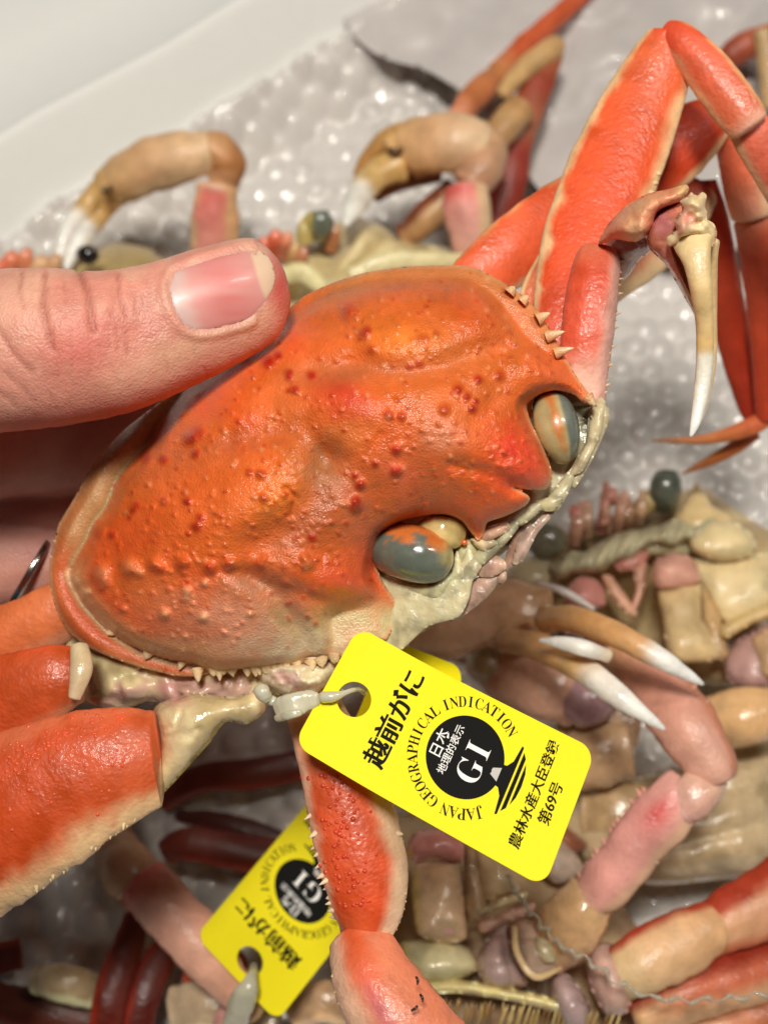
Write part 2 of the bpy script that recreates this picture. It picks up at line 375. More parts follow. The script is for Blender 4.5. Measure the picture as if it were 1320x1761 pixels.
outer = [(300, 672), (350, 630), (420, 580), (490, 535), (525, 508), (570, 487), (630, 468), (700, 458), (780, 456), (820, 462), (862, 484),
  (900, 510), (928, 540), (950, 575), (968, 607), (985, 638), (1004, 666), (1019, 689), (1003, 693), (985, 678), (955, 671), (928, 678), (906, 697),
  (912, 725), (930, 762), (944, 795), (949, 820), (939, 841), (912, 843), (884, 838), (905, 850), (911, 859), (900, 872), (868, 888), (838, 898),
  (833, 914), (822, 930), (808, 914), (794, 896), (772, 886), (740, 886), (705, 893), (676, 904), (659, 922), (649, 950), (649, 975), (657, 998),
  (672, 1022), (684, 1042), (690, 1066), (676, 1082), (664, 1100), (648, 1102), (610, 1124), (560, 1136), (520, 1143), (470, 1148), (420, 1150), (380, 1155),
  (340, 1163), (300, 1162), (240, 1147), (190, 1130), (150, 1112), (120, 1088), (98, 1052), (86, 1005), (86, 965), (100, 905), (127, 858), (162, 797), (215, 738)]
inner = [(318, 672), (360, 636), (425, 588), (492, 545), (528, 520), (575, 500), (632, 484), (700, 476), (780, 476), (815, 484), (850, 510), (880, 545),
  (905, 580), (930, 600), (968, 625), (990, 645), (1010, 672), (1026, 695), (1005, 700), (985, 684), (955, 678), (930, 684), (906, 697), (920, 725), (940, 762),
  (954, 795), (960, 820), (945, 850), (912, 880), (868, 905), (838, 915), (808, 912), (772, 895), (740, 892), (700, 900), (676, 912), (659, 925), (649, 950),
  (640, 985), (660, 1030), (640, 1042), (600, 1050), (570, 1062), (575, 1100), (560, 1140), (520, 1150), (470, 1154), (420, 1155), (375, 1158),
  (330, 1142), (290, 1134), (250, 1121), (215, 1104), (188, 1084), (160, 1056), (138, 1028), (121, 990), (135, 955), (150, 930), (163, 900), (185, 872),
  (205, 822), (237, 786), (262, 760), (287, 712)]
inner_s = closed_spline(inner); dome_i = dome(inner_s)
TUB = [  # tubercles: u, v, radius px, height mm, shade
  (462, 622, 13, .7, 1), (478, 612, 9, .5, 1), (497, 648, 7, .5, 1), (507, 670, 8, .5, 1), (536, 646, 9, .6, 1), (498, 640, 6, .4, 1),
  (620, 834, 9, .8, 1), (611, 872, 11, .9, 1), (612, 860, 8, .7, 1), (681, 774, 9, .6, 1), (681, 811, 10, .8, 1), (645, 798, 6, .4, 1), (610, 818, 6, .4, 1),
  (787, 670, 9, .6, 1), (764, 704, 10, .5, .7), (802, 682, 7, .5, 1), (812, 703, 8, .6, 1), (818, 690, 6, .4, 1), (822, 652, 8, .5, 1), (858, 646, 9, .5, .7),
  (668, 712, 8, .4, .8), (690, 716, 8, .4, .8), (537, 925, 8, .4, 1), (595, 900, 5, .3, 1), (430, 812, 6, .4, .8), (450, 816, 9, .5, .7), (452, 856, 8, .4, .7),
  (490, 850, 6, .4, .6), (338, 905, 10, .5, .9), (345, 890, 8, .4, .9), (340, 745, 14, .7, .8), (327, 755, 12, .7, .8), (337, 780, 8, .5, .9), (282, 790, 9, .5, .9),
  (250, 785, 12, .7, .7), (235, 870, 8, .5, .8), (228, 878, 7, .4, .8), (193, 920, 7, .5, .9), (168, 915, 10, .6, .4), (322, 862, 8, .4, .9), (282, 862, 7, .3, .8),
  (120, 985, 9, .9, -.9), (128, 1000, 9, .9, -.9), (140, 1022, 10, 1.0, -.8), (150, 1018, 6, .5, -.8), (175, 985, 15, 1.3, -.25), (180, 1003, 10, .8, -.2), (222, 975, 15, 1.4, -.2), (240, 985, 9, .7, -.2),
  (266, 970, 13, 1.2, .1), (278, 978, 8, .6, .2), (314, 968, 12, 1.1, .3), (362, 978, 11, .9, .6), (395, 972, 11, .9, .6), (448, 970, 9, .8, .4), (455, 960, 6, .6, .3),
  (490, 1002, 7, .5, .3), (530, 968, 10, .9, -.1), (523, 958, 7, .6, 0), (540, 1017, 6, .4, .5), (352, 1003, 7, .7, -.5), (322, 1018, 8, .8, -.6), (320, 1030, 6, .5, -.4),
  (283, 1057, 9, 1.0, -.4), (350, 1062, 8, .9, -.5), (213, 1048, 6, .6, -.1), (388, 1090, 5, .4, .2), (318, 1095, 5, .5, -.2), (192, 1086, 9, 1.2, -.9), (254, 1124, 10, 1.4, -.9), (313, 1136, 11, 1.2, -.5),
  (928, 1060, 5, .3, 1), (529, 1061, 5, .3, 1), (543, 1073, 5, .3, 1), (560, 1056, 4, .3, 1), (720, 625, 8, .4, .7), (705, 630, 7, .4, .7), (625, 575, 10, .5, .7), (632, 568, 8, .4, .8),
  (640, 600, 8, .4, .5), (725, 583, 10, .3, .5), (600, 528, 14, .4, .4), (600, 540, 16, .4, .4), (1012, 690, 8, .8, -.5), (874, 562, 7, .5, -.1), (884, 590, 7, .5, -.1), (870, 545, 7, .5, -.1), (838, 480, 6, .4, -.2)]
for _ in range(800):                                        # fine grains, denser on the lobes
    cu, cv, sp = random.choice([(470, 850, 70), (300, 880, 90), (690, 590, 80), (240, 960, 80), (860, 600, 60), (420, 700, 80), (560, 960, 70), (330, 1060, 80), (760, 780, 90), (890, 780, 40)])
    TUB.append((random.gauss(cu, sp * 1.25), random.gauss(cv, sp * .9), random.uniform(2.2, 4.6), random.uniform(.12, .38), random.uniform(-.5, 1)))
def relief(u, v):
    h = 3.2 * gs(u, v, 465, 850, 85, 75, -35) + 2.6 * gs(u, v, 690, 580, 95, 60, 10) + 2.2 * gs(u, v, 300, 880, 90, 80)
    h += 2.6 * gs(u, v, 600, 690, 70, 40, 20) + 2.4 * gs(u, v, 790, 760, 110, 60, 35) + 1.6 * gs(u, v, 420, 700, 80, 45, -35) + 1.5 * gs(u, v, 560, 990, 90, 35, 5)
    h += 2.0 * gs(u, v, 810, 540, 60, 40, 30) + 1.5 * gs(u, v, 640, 520, 90, 26, -8) + 1.7 * gs(u, v, 930, 650, 50, 28, 40) + 2.2 * gs(u, v, 900, 800, 40, 28, 45) + 1.6 * gs(u, v, 590, 1020, 60, 26, 0)
    for pl, dp, wd in ([(560, 790), (540, 850), (500, 905), (440, 940)], 2.6, 34), ([(540, 640), (600, 628), (680, 640), (760, 632), (830, 605), (880, 590)], 2.6, 24), \
        ([(560, 790), (520, 740), (470, 745), (400, 760)], 1.8, 24), ([(560, 790), (640, 850), (620, 930), (560, 950)], 1.6, 34), ([(430, 990), (480, 1030), (520, 1090), (530, 1130)], 2.4, 20), \
        ([(860, 620), (860, 680), (820, 720)], 1.0, 22), ([(380, 980), (440, 995), (560, 1035), (665, 1028)], 1.4, 16), ([(885, 838), (840, 815), (780, 800)], 1.3, 14), ([(500, 560), (580, 560), (620, 610), (590, 640)], .9, 18), ([(492, 842), (508, 858), (502, 885)], 1.2, 7), ([(655, 745), (630, 785)], .5, 5):
        q = np.asarray(pl, float); d = near(u, v, q, False)[0]; h -= dp * np.exp(-(d / wd) ** 2)
    for (a, b, r, hh, _) in TUB:
        k = np.hypot(u - a, v - b) < 3 * r
        if k.any(): h[k] += hh * np.exp(-((np.hypot(u[k] - a, v[k] - b) / r) ** 2.6)) * 1.9
    pn = np.stack([u * .02, v * .02, 0 * u], 1); h += 0.7 * (fbm(pn, 4) - .5) + 0.22 * (fbm(pn * 5 + 3, 3) - .5)
    return h * .85
def plane(u, v): return 266 - 0.030 * ((u - 560) * .92 + (v - 780) * .38)
def cara_depth(u, v, phi):
    pi = dome_i(u, v); edge = near(u, v, inner_s)[0]; ins = pi > 0
    h = (5.0 - 3.6 * gs(u, v, 690, 1060, 60, 50)) * phi ** 0.35 + 18.0 * pi ** 0.74
    h += np.where(ins, np.clip(edge / 18, 0, 1), 0) * relief(u, v)
    lf = smooth(480, 380, u); wob = fbm(np.stack([u * .06, v * .06, 0 * u], 1), 2) - .5
    h += lf * np.where(ins, 2.2 * smooth(0, 9, edge + 6 * wob), -1.5 * np.exp(-(edge / 12) ** 2) + 1.2 * np.exp(-((edge - 34) / 14) ** 2))
    return plane(u, v) - h + 3.0 * gs(u, v, 694, 1062, 34, 44)
def cara_col(u, v, phi):
    n = len(u); pn = np.stack([u * .012, v * .012, 0 * u], 1); f1 = fbm(pn, 4) - .5; f2 = fbm(pn * 4 + 5, 3) - .5
    k = np.tile(lin((226, 104, 40)), (n, 1))
    k = mix(k, lin((212, 108, 46)), smooth(-.02, .22, f1) * .6); k = mix(k, lin((226, 70, 26)), smooth(0.0, .25, -f1) * .45)
    for (a, b, rx, ry, an, c, s) in [(470, 845, 52, 42, -30, (246, 138, 48), .95), (430, 820, 90, 60, -30, (228, 104, 42), .6), (690, 588, 62, 30, 5, (244, 132, 46), .95), (600, 745, 70, 28, -30, (222, 122, 56), .7),
        (300, 880, 110, 80, -20, (232, 104, 44), .6), (560, 810, 64, 44, 60, (166, 108, 66), .95), (530, 900, 90, 40, -40, (176, 96, 58), .85), (620, 900, 60, 40, 60, (196, 112, 76), .6), (410, 760, 90, 24, -15, (186, 96, 54), .6), (650, 640, 110, 16, -4, (186, 104, 62), .75), (560, 640, 70, 22, 0, (206, 120, 72), .55),
        (600, 690, 60, 30, 20, (206, 58, 34), .7), (890, 780, 60, 50, 45, (226, 66, 42), .9), (770, 890, 90, 26, 10, (230, 72, 40), .85), (700, 820, 80, 50, 0, (214, 104, 72), .6), (760, 755, 40, 24, 0, (216, 138, 104), .6),
        (640, 960, 50, 46, 60, (222, 86, 56), .75), (580, 1000, 70, 34, 0, (224, 88, 56), .7), (430, 1080, 140, 50, 8, (234, 164, 132), 1), (330, 1085, 80, 30, 10, (224, 128, 88), .7), (440, 1010, 60, 26, 10, (170, 122, 92), .8),
        (560, 1090, 80, 34, -5, (214, 188, 148), .95), (660, 1075, 50, 32, -30, (208, 190, 140), 1), (490, 1065, 20, 44, -35, (172, 138, 100), .85), (620, 1060, 70, 16, -8, (206, 184, 130), .9), (520, 1120, 110, 30, -3, (230, 206, 168), .95), (330, 1120, 90, 22, 10, (230, 170, 124), .8),
        (810, 520, 80, 50, 20, (206, 82, 38), .5), (700, 490, 120, 24, -3, (196, 92, 44), .6), (800, 600, 100, 26, -8, (200, 118, 62), .45), (880, 540, 40, 60, -35, (204, 112, 58), .6), (950, 640, 60, 24, 40, (222, 104, 60), .6)]:
        k = mix(k, lin(c), np.clip(gs(u, v, a, b, rx, ry, an) * (1 + 1.2 * f2) * s, 0, 1))
    d = near(u, v, inner_s)[0]; ins = inside(u, v, inner_s)
    left = smooth(420, 300, u)
    k = mix(k, lin((226, 192, 142)), np.clip(smooth(22, 4, d) * smooth(1020, 1080, v) * ins, 0, 1) * .8)
    k = mix(k, lin((214, 172, 118)), np.clip(smooth(40, 6, d) * left * ins * smooth(930, 1000, v), 0, 1) * .7)
    # fold outside the dome, and the smooth outer rim
    do = near(u, v, outer_s)[0]
    rim = mix(np.tile(lin((184, 140, 92)), (n, 1)), lin((206, 92, 52)), smooth(900, 1000, v + 60 * f2)); rim = mix(rim, lin((204, 110, 60)), smooth(30, 10, do) * smooth(760, 900, v) * .7)
    gr = mix(rim, lin((168, 136, 92)), smooth(16, 4, d) * .9)
    k = np.where((ins | (u > 420))[:, None], k, gr)
    k = mix(k, lin((222, 176, 126)), smooth(7, 1, do) * left * .9)
    k = mix(k, lin((236, 170, 120)), smooth(8, 1, do) * smooth(560, 640, u) * .75)
    k = mix(k, lin((204, 140, 86)), smooth(45, 8, do) * smooth(520, 600, u) * (v < 600) * .6)
    for (a, b, r, hh, sh) in TUB:
        q = np.hypot(u - a, v - b); m = q < 2 * r
        if m.any():
            t = np.exp(-(q[m] / (r * .95)) ** 3) * abs(sh) * (1 if r > 5.5 else .75); k[m] = mix(k[m], lin((178, 32, 8) if sh > 0 else (240, 190, 140)), t)
    return k * (0.9 + 0.2 * fbm(pn * 9, 2))[:, None]
outer_s = closed_spline(outer)
mb = MB(); patch(mb, outer, cara_depth, cara_col, 3.0, thick=16)
# teeth along the margin
TEETH = [(345 + 19 * i + random.uniform(-5, 5), 0, .25, 1, random.uniform(9, 17)) for i in range(17)]
TEETH = [(a, float(np.interp(a, [340, 380, 420, 470, 520, 560, 610, 650], [1158, 1154, 1150, 1148, 1143, 1136, 1124, 1108])), c, d_, e) for a, b, c, d_, e in TEETH]
for (u, v, du, dv, ln) in TEETH + [(377, 1153, -.1, 1, 17), (400, 1152, .1, 1, 10), (439, 1151, .2, 1, 15), (460, 1150, .2, 1, 9), (483, 1147, .3, 1, 14), (510, 1143, .3, 1, 13), (535, 1141, .3, 1, 10), (556, 1137, .3, 1, 9), (577, 1133, .3, 1, 9),
    (598, 1127, .3, 1, 8), (622, 1120, .4, 1, 8), (313, 1140, -.2, 1, 13), (254, 1125, -.4, 1, 11), (192, 1087, -.7, .6, 10), (930, 546, 1, -.5, 17), (947, 577, 1, -.35, 24), (962, 605, 1, -.3, 23), (902, 514, .7, -.7, 10), (880, 498, .6, -.8, 8), (1014, 688, .5, .7, 16)]:
    d = float(plane(np.array(u), np.array(v))) - 2.5; px = d / F
    du += random.uniform(-.25, .25); dv += random.uniform(-.15, .15)
    cone(mb, C(u, v, d), (du, -dv, random.uniform(0, .35)), ln * random.uniform(.85, 1.2) * px, random.uniform(8, 11) * px, mix(np.tile(lin((226, 160, 108) if v < 900 else (232, 196, 150)), (31, 1)), lin((240, 212, 168)), np.repeat([0, .6, 1, 1], [10, 10, 10, 1])), 10)
mb.build('carapace', SHELL, crab)

# the grooved pale band under the rim and the face below the front edge
FACE = (196, 184, 150)
mb = MB()
face = [(650, 880), (740, 850), (820, 850), (860, 820), (880, 760), (880, 690), (940, 645), (1000, 662), (1037, 712), (1032, 755), (1003, 797), (982, 830), (958, 866), (936, 892), (900, 915),
        (872, 945), (835, 975), (800, 1010), (788, 1022), (768, 1052), (735, 1082), (690, 1107), (640, 1122), (590, 1128), (560, 1100), (600, 1040), (610, 1000), (610, 930)]
def face_col(u, v, p):
    pn = np.stack([u * .02, v * .02, 0 * u], 1); f = fbm(pn, 3) - .5
    k = mix(np.tile(lin((200, 188, 152)), (len(u), 1)), lin((160, 156, 124)), smooth(-.05, .2, f)); k = mix(k, lin((214, 200, 140)), gs(u, v, 690, 1060, 60, 40) * .7)
    return mix(k, lin((176, 150, 122)), smooth(.2, .05, p) * .4)
patch(mb, face, lambda u, v, p: plane(u, v) + 8 - 3 * p ** .5 - 1.2 * (fbm(np.stack([u * .03, v * .03, 0 * u], 1)) - .5) * 2, face_col, 6, thick=16)
mb.build('face_plate', PALE, crab)
def plate(pts, c, name='mouth_plate', mat=PALE, parent=crab, ground=False, **kw):
    m = MB(); limb(m, pts, flat(c) if isinstance(c, tuple) else c, n=26, m=18, p=kw.pop('p', 2.6), ground=ground, bump=0.05, bs=.6, **kw); return m.build(name, mat, parent)
D = lambda u, v, dz=0: float(plane(np.array(u, float), np.array(v, float))) + dz
PLATES = [([(884, 892), (925, 862), (934, 872), (900, 900)], 2, (188, 180, 146)), ([(856, 926), (886, 892), (893, 902), (866, 936)], 2, (186, 180, 148)), ([(815, 956), (848, 928), (863, 936), (828, 970)], 2.5, (188, 182, 146)),
  ([(778, 1002), (804, 966), (821, 959), (824, 976), (810, 997), (790, 1010)], 2.5, (190, 180, 148)), ([(700, 1004), (741, 1001), (773, 985), (781, 955), (791, 984), (790, 996), (773, 998), (758, 1022), (738, 1022)], 1.5, (206, 198, 156)),
  ([(668, 1086), (715, 1030), (764, 1024), (787, 1005), (789, 1027), (775, 1055), (729, 1069), (686, 1110), (645, 1115), (610, 1128), (650, 1096)], 3.5, (194, 184, 150)), ([(824, 987), (827, 969), (842, 955), (862, 964), (866, 978), (845, 990)], 4, (208, 166, 146)),
  ([(853, 994), (866, 977), (869, 996), (856, 1006)], 5, (196, 160, 140)), ([(778, 1058), (793, 1021), (819, 998), (845, 993), (852, 1001), (833, 1027), (793, 1058)], 5, (186, 152, 134)), ([(866, 978), (884, 920), (911, 907), (898, 955), (880, 972)], 5, (160, 122, 106)),
  ([(886, 960), (896, 923), (917, 903), (945, 875), (946, 890), (922, 918), (902, 957)], 4, (190, 160, 146)), ([(922, 862), (963, 855), (953, 876), (931, 876)], 2, (204, 192, 150)), ([(970, 830), (1003, 770), (1036, 712), (1040, 735), (1012, 792), (984, 832)], 4, (196, 160, 130)),
  ([(984, 806), (1008, 760), (1016, 712), (1034, 704), (1030, 745), (1004, 800)], 2, (206, 190, 152)), ([(940, 862), (956, 838), (984, 806), (982, 830), (960, 872)], 2.5, (192, 184, 148)), ([(830, 912), (866, 900), (872, 912), (836, 930)], 1, (214, 168, 140)), ([(812, 928), (842, 926), (850, 936), (830, 946)], 1.5, (222, 196, 156)),
  ([(640, 990), (672, 1012), (706, 1002), (700, 1030), (664, 1030)], 4.5, (170, 150, 120)), ([(790, 935), (826, 934), (812, 958), (784, 975)], 3.5, (196, 186, 140))]
PLATES = [([(650, 980), (700, 1000), (745, 1000), (778, 982), (790, 956), (800, 985), (794, 1012), (790, 1032), (775, 1058), (730, 1072), (690, 1107), (640, 1120), (598, 1130), (620, 1100), (650, 1080), (676, 1044), (664, 1010)], 2.2, (204, 194, 154)), ([(985, 812), (1006, 770), (1012, 716), (1030, 696), (1042, 724), (1020, 780), (992, 826)], 3.2, (198, 180, 144))] + PLATES
for pp, dz, c in PLATES:
    m = MB(); uc, vc = np.mean(pp, 0); pp = [(uc + (a - uc) * 1.2, vc + (b - vc) * 1.2) for a, b in pp]
    def pc(u, v, p, c=c):
        f = fbm(np.stack([u * .05, v * .05, 0 * u], 1), 3) - .5
        return mix(mix(np.tile(lin(c), (len(u), 1)), lin(tuple(x * .8 for x in c)), smooth(0, .25, f)), lin((222, 208, 172)), smooth(.3, .05, p) * .5)
    patch(m, pp, lambda u, v, p, dz=dz: plane(u, v) + dz - 1.0 * p ** .4 + .6 * (fbm(np.stack([u * .06, v * .06, 0 * u], 1), 2) - .5), pc, 4.5, thick=4); m.build('mouth_plate', PALE, crab)
# eyes
def eye_col1(s, a, b, p):
    k = np.tile(lin((100, 108, 98)), (len(s), 1)); nz = fbm(p * .5) - .5
    k = mix(k, lin((196, 110, 52)), smooth(.26, .36, -a * .9 + .0 + nz * 1.2 - s * .25) ); k = mix(k, lin((196, 178, 110)), smooth(.74, .9, s + nz * .2) * smooth(-.6, 0, -a)); return k
def eye_col2(s, a, b, p):
    nz = fbm(p * .5) - .5; k = np.tile(lin((172, 164, 118)), (len(s), 1))
    k = mix(k, lin((200, 116, 56)), np.exp(-((a + .05 + (s - .4) * .3 + nz * .6) / .24) ** 2) * smooth(.95, .55, s) + smooth(.25, .1, s) * .7 * (a < .3)); k = mix(k, lin((104, 112, 104)), smooth(-.42, -.5, a + nz * .2) * smooth(.03, .12, s)); k = mix(k, lin((120, 124, 112)), smooth(.72, .82, a + nz * .2) * smooth(.4, .2, s)); return k
mb = MB(); limb(mb, [(652, 938, D(652, 938, 2), 80, .95), (690, 946, D(690, 946, -1), 96, 1), (735, 958, D(735, 958, -1), 94, 1), (773, 966, D(773, 966, 2), 62, 1)], eye_col1, n=40, m=36, p=2, bump=0.004)
e1o = mb.build('eye', EYE, crab)
plate([(722, 925, D(722, 925, 2), 50, .9), (760, 915, D(760, 915, 0), 64, .9), (796, 928, D(796, 928, 3), 34, .9)], LC([(0, (206, 130, 70)), (.35, (214, 190, 128)), (1, (200, 178, 110))]), 'eyestalk', EYE, e1o)
plate([(794, 936, D(794, 936, 1), 10, 1), (802, 930, D(802, 930, 1), 10, 1)], (226, 100, 40), 'stalk_bead', EYE, e1o)
mb = MB(); limb(mb, [(945, 682, D(945, 682, 4), 46, .95), (952, 715, D(952, 715, 1), 74, .95), (962, 755, D(962, 755, 1), 70, .95), (970, 795, D(970, 795, 4), 34, .9)], eye_col2, n=40, m=36, p=2, bump=0.004)
e2o = mb.build('eye', EYE, crab)
plate([(925, 712, D(925, 712, 5), 26, .9), (932, 690, D(932, 690, 4), 30, .9), (946, 680, D(946, 680, 6), 22, .9)], (120, 116, 96), 'eyestalk', EYE, e2o)

def sprinkle(obj, pts, col, name='tubercles', mat=None):
    """small rounded grains seated on obj where the photo shows them: (u, v, r px)"""
    me = obj.data; Wm = Vector(obj.get('_base')); bv = BVHTree.FromPolygons([v.co + Wm for v in me.vertices], [p.vertices[:] for p in me.polygons])
    k = MB(); og = CAM.translation
    for (u, v, r) in pts:
        h, nn, _, _ = bv.ray_cast(og, (Vector(to_world(C(u, v, 300.0)).tolist()) - og).normalized())
        if h is None: continue
        d = to_px(np.array([h]))[2][0]; px = d / F; c0 = C(u, v, d); nn = np.array(nn) @ M3
        if nn[2] < 0: nn = -nn
        a = np.cross(nn, [.3, .5, .8]); a /= np.linalg.norm(a); b = np.cross(nn, a); ph = np.linspace(0, 2 * np.pi, 7, endpoint=False)
        ring = lambda q, z: c0 + nn * z * px + (np.cos(ph)[:, None] * a + np.sin(ph)[:, None] * b) * q * px
        V = np.concatenate([ring(r * 1.3, -r * .35), ring(r * .95, r * .12), ring(r * .5, r * .45), [c0 + nn * r * .55 * px]])
        Fc = [(i * 7 + j, i * 7 + (j + 1) % 7, i * 7 + 7 + (j + 1) % 7, i * 7 + 7 + j) for i in range(2) for j in range(7)] + [(14 + j, 14 + (j + 1) % 7, 21) for j in range(7)]
        k.add(V, Fc, lin(col))
    o = k.build(name, mat or LEG, obj); o['kind'] = 'stuff'; return o
# --- right-hand claw (upper right)
mb = MB(); limb(mb, [(1008, 700, 262, 60, .8), (1004, 640, 262, 82, .8), (1010, 560, 262, 88, .8), (1022, 480, 264, 84, .8), (1030, 428, 266, 66, .8)],
    LC([(0, (226, 196, 178)), (.2, (226, 176, 156)), (.38, (222, 92, 62)), (.8, (222, 84, 52)), (1, (222, 120, 86))], R=((222, 168, 152), .35, .75)), m=34, n=60, bump=.03, caps=(.4, .3), p=2.6, ridge=.02,
    spikes=[(1, .05, .95, 15, 7, 4, (214, 170, 140)), (1, .1, .9, 8, 13, 4, (226, 190, 150))])
claw = mb.build('claw_arm', LEG, crab)
def hp(parent, ol, d0, bulge, c, c2, name, mat, rough=1.0, thick=9, extra=()):
    def cl(u, v, p):
        f = fbm(np.stack([u * .03, v * .03, 0 * u + bulge], 1), 4) - .5; k = mix(np.tile(lin(c), (len(u), 1)), lin(c2), smooth(-.08, .12, f))
        for (a, b, r, cc, w) in extra: k = mix(k, lin(cc), np.clip(gs(u, v, a, b, r) * w * (1 + 2 * f), 0, 1))
        return k
    def dp(u, v, p):
        f = fbm(np.stack([u * .035, v * .035, 0 * u + 2], 1), 4) - .5; return d0(u, v) - bulge * p ** .55 - rough * 4 * f * p ** .3
    m = MB(); patch(m, ol, dp, cl, 3.4, thick=thick); return m.build(name, mat, parent)
hp(claw, [(1036, 428), (1050, 404), (1080, 396), (1112, 402), (1122, 428), (1100, 446), (1082, 472), (1064, 486), (1054, 452)], lambda u, v: 270 - 0 * u, 7, (210, 182, 170), (176, 142, 136), 'joint', WET, extra=[(1052, 424, 12, (226, 200, 184), .9)])
hp(claw, [(1028, 420), (1044, 386), (1074, 355), (1110, 334), (1150, 325), (1178, 317), (1184, 326), (1170, 346), (1132, 364), (1118, 398), (1092, 416), (1060, 412)], lambda u, v: 262 - .07 * (u - 1030), 8, (232, 158, 118), (222, 136, 100), 'claw_wrist', LEG, extra=[(1176, 324, 16, (232, 188, 130), .9), (1090, 400, 20, (222, 190, 146), .8), (1050, 400, 20, (226, 120, 84), .8), (1100, 345, 26, (206, 170, 126), .6)])
palm = hp(claw, [(1112, 402), (1130, 366), (1164, 346), (1190, 336), (1200, 400), (1206, 470), (1213, 556), (1200, 552), (1176, 512), (1144, 456), (1116, 428)], lambda u, v: 256 - 0 * u, 8, (210, 130, 108), (184, 110, 78), 'claw_palm', WET, rough=1.4, extra=[(1138, 384, 22, (196, 124, 124), .9), (1190, 510, 24, (206, 176, 122), .9), (1150, 440, 20, (214, 150, 140), .8), (1206, 545, 20, (206, 180, 130), .9), (1174, 380, 16, (226, 150, 128), .8)])
hp(claw, [(1148, 424), (1146, 408), (1162, 396), (1158, 380), (1172, 362), (1168, 346), (1182, 338), (1188, 330), (1196, 338), (1206, 330), (1214, 336), (1211, 356), (1216, 366), (1212, 376), (1226, 384), (1232, 400), (1226, 424), (1214, 416), (1198, 404), (1174, 408), (1162, 420)], lambda u, v: 244.5 - 0 * u, 4, (230, 206, 160), (216, 172, 134), 'knuckle', PALE, rough=2.2, thick=8, extra=[(1184, 376, 15, (222, 146, 130), 1), (1170, 392, 12, (222, 158, 140), .8), (1200, 345, 12, (230, 190, 140), .8)])
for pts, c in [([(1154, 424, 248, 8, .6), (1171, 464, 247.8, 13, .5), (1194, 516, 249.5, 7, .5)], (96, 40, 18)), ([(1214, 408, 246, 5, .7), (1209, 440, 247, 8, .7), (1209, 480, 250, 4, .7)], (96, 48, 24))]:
    plate(pts, c, 'gap_shade', WET, claw)  # solid dark strips painted as the shade between the claw fingers
fing = LC([(0, (226, 200, 150)), (.45, (222, 190, 136)), (.56, (220, 184, 124)), (.62, (236, 228, 212)), (1, (244, 242, 236))])
mb = MB(); limb(mb, [(1228, 408, 250, 20, .9), (1222, 450, 251, 22, .9), (1222, 540, 253, 20, .9), (1221, 620, 253, 20, .9), (1208, 700, 251, 16, .9), (1190, 748, 250, 5, .9)], LC([(0, (214, 184, 136)), (.55, (206, 170, 116)), (.7, (214, 190, 160)), (1, (232, 222, 206))]), n=60, m=20, bump=.01, p=2); mb.build('claw_finger', PALE, claw)
mb = MB(); limb(mb, [(1188, 396, 246, 66, .45), (1190, 418, 245, 66, .5), (1197, 450, 244, 47, .75), (1205, 500, 244, 38, .9), (1211, 560, 246, 31, .9), (1211, 620, 247, 30, .9), (1204, 680, 247, 26, .9), (1195, 725, 246, 18, .9), (1186, 752, 246, 5, .9)], fing, n=80, m=28, bump=.012, p=2.3, caps=(.3, .6)); mb.build('claw_finger', PALE, claw)

# --- right-hand walking legs
def leg(pts, col, name='walking_leg', parent=crab, mat=LEG, ground=False, n=50, m=32, p=1.75, **kw):
    k = MB(); limb(k, pts, col, n=n, m=m, p=p, ground=ground, caps=kw.pop('caps', (.4, .4)), ridge=.01, **kw); return k.build(name, mat, parent)
E1 = (232, 190, 140)
lg = leg([(960, 610, 272, 70, .4), (972, 545, 274, 112, .38), (1002, 430, 279, 146, .36), (1056, 290, 284, 158, .36), (1104, 180, 287, 138, .38), (1140, 96, 288, 104, .45), (1152, 52, 288, 72, .6)],
    LC([(0, (224, 88, 52)), (.3, (226, 78, 30)), (.7, (224, 82, 28)), (.92, (222, 96, 46)), (1, (222, 72, 40))], R=(E1, .62, .95), L=(E1, .8, .97)), n=80, m=40, bump=.012, spikes=[(1, .25, .62, 14, 7, 5, (232, 200, 150))])
leg([(1140, 62, 289, 54, .7), (1172, 74, 286, 66, .7), (1224, 132, 284, 80, .6), (1268, 190, 283, 80, .6), (1292, 224, 283, 66, .7)], LC([(0, (222, 72, 40)), (.3, (226, 96, 62)), (.85, (222, 112, 76)), (1, (228, 176, 150))], R=((232, 176, 132), .5, .9), L=((232, 170, 120), .85, .97)), 'leg_segment', lg)
leg([(1262, 182, 286, 56, .6), (1300, 240, 286, 74, .5), (1360, 330, 290, 84, .5), (1420, 440, 296, 70, .5)], LC([(0, (228, 170, 146)), (.15, (224, 110, 84)), (1, (222, 90, 56))], R=((232, 176, 132), .5, .9)), 'leg_segment', lg)
leg([(905, 560, 280, 40, .5), (912, 500, 280, 34, .5), (935, 440, 282, 20, .5)], LC([(0, (216, 112, 66)), (1, (206, 110, 62))], L=(E1, .5, .8)), 'leg_segment', lg)
lg = leg([(800, 500, 292, 90, .4), (870, 440, 294, 116, .4), (980, 370, 298, 130, .38), (1100, 296, 303, 130, .38), (1190, 230, 306, 110, .4), (1246, 186, 308, 60, .5)], LC([(0, (226, 96, 50)), (.5, (222, 88, 44)), (.8, (200, 66, 32)), (1, (190, 60, 32))], R=((220, 176, 130), .75, .95), L=((226, 150, 100), .85, .98)), m=36)
leg([(1240, 190, 308, 56, .7), (1262, 240, 311, 70, .6), (1284, 330, 315, 76, .6), (1292, 380, 317, 66, .7)], LC([(0, (206, 84, 50)), (.6, (216, 110, 76)), (1, (226, 170, 140))], L=((230, 186, 146), .3, .8)), 'leg_segment', lg)
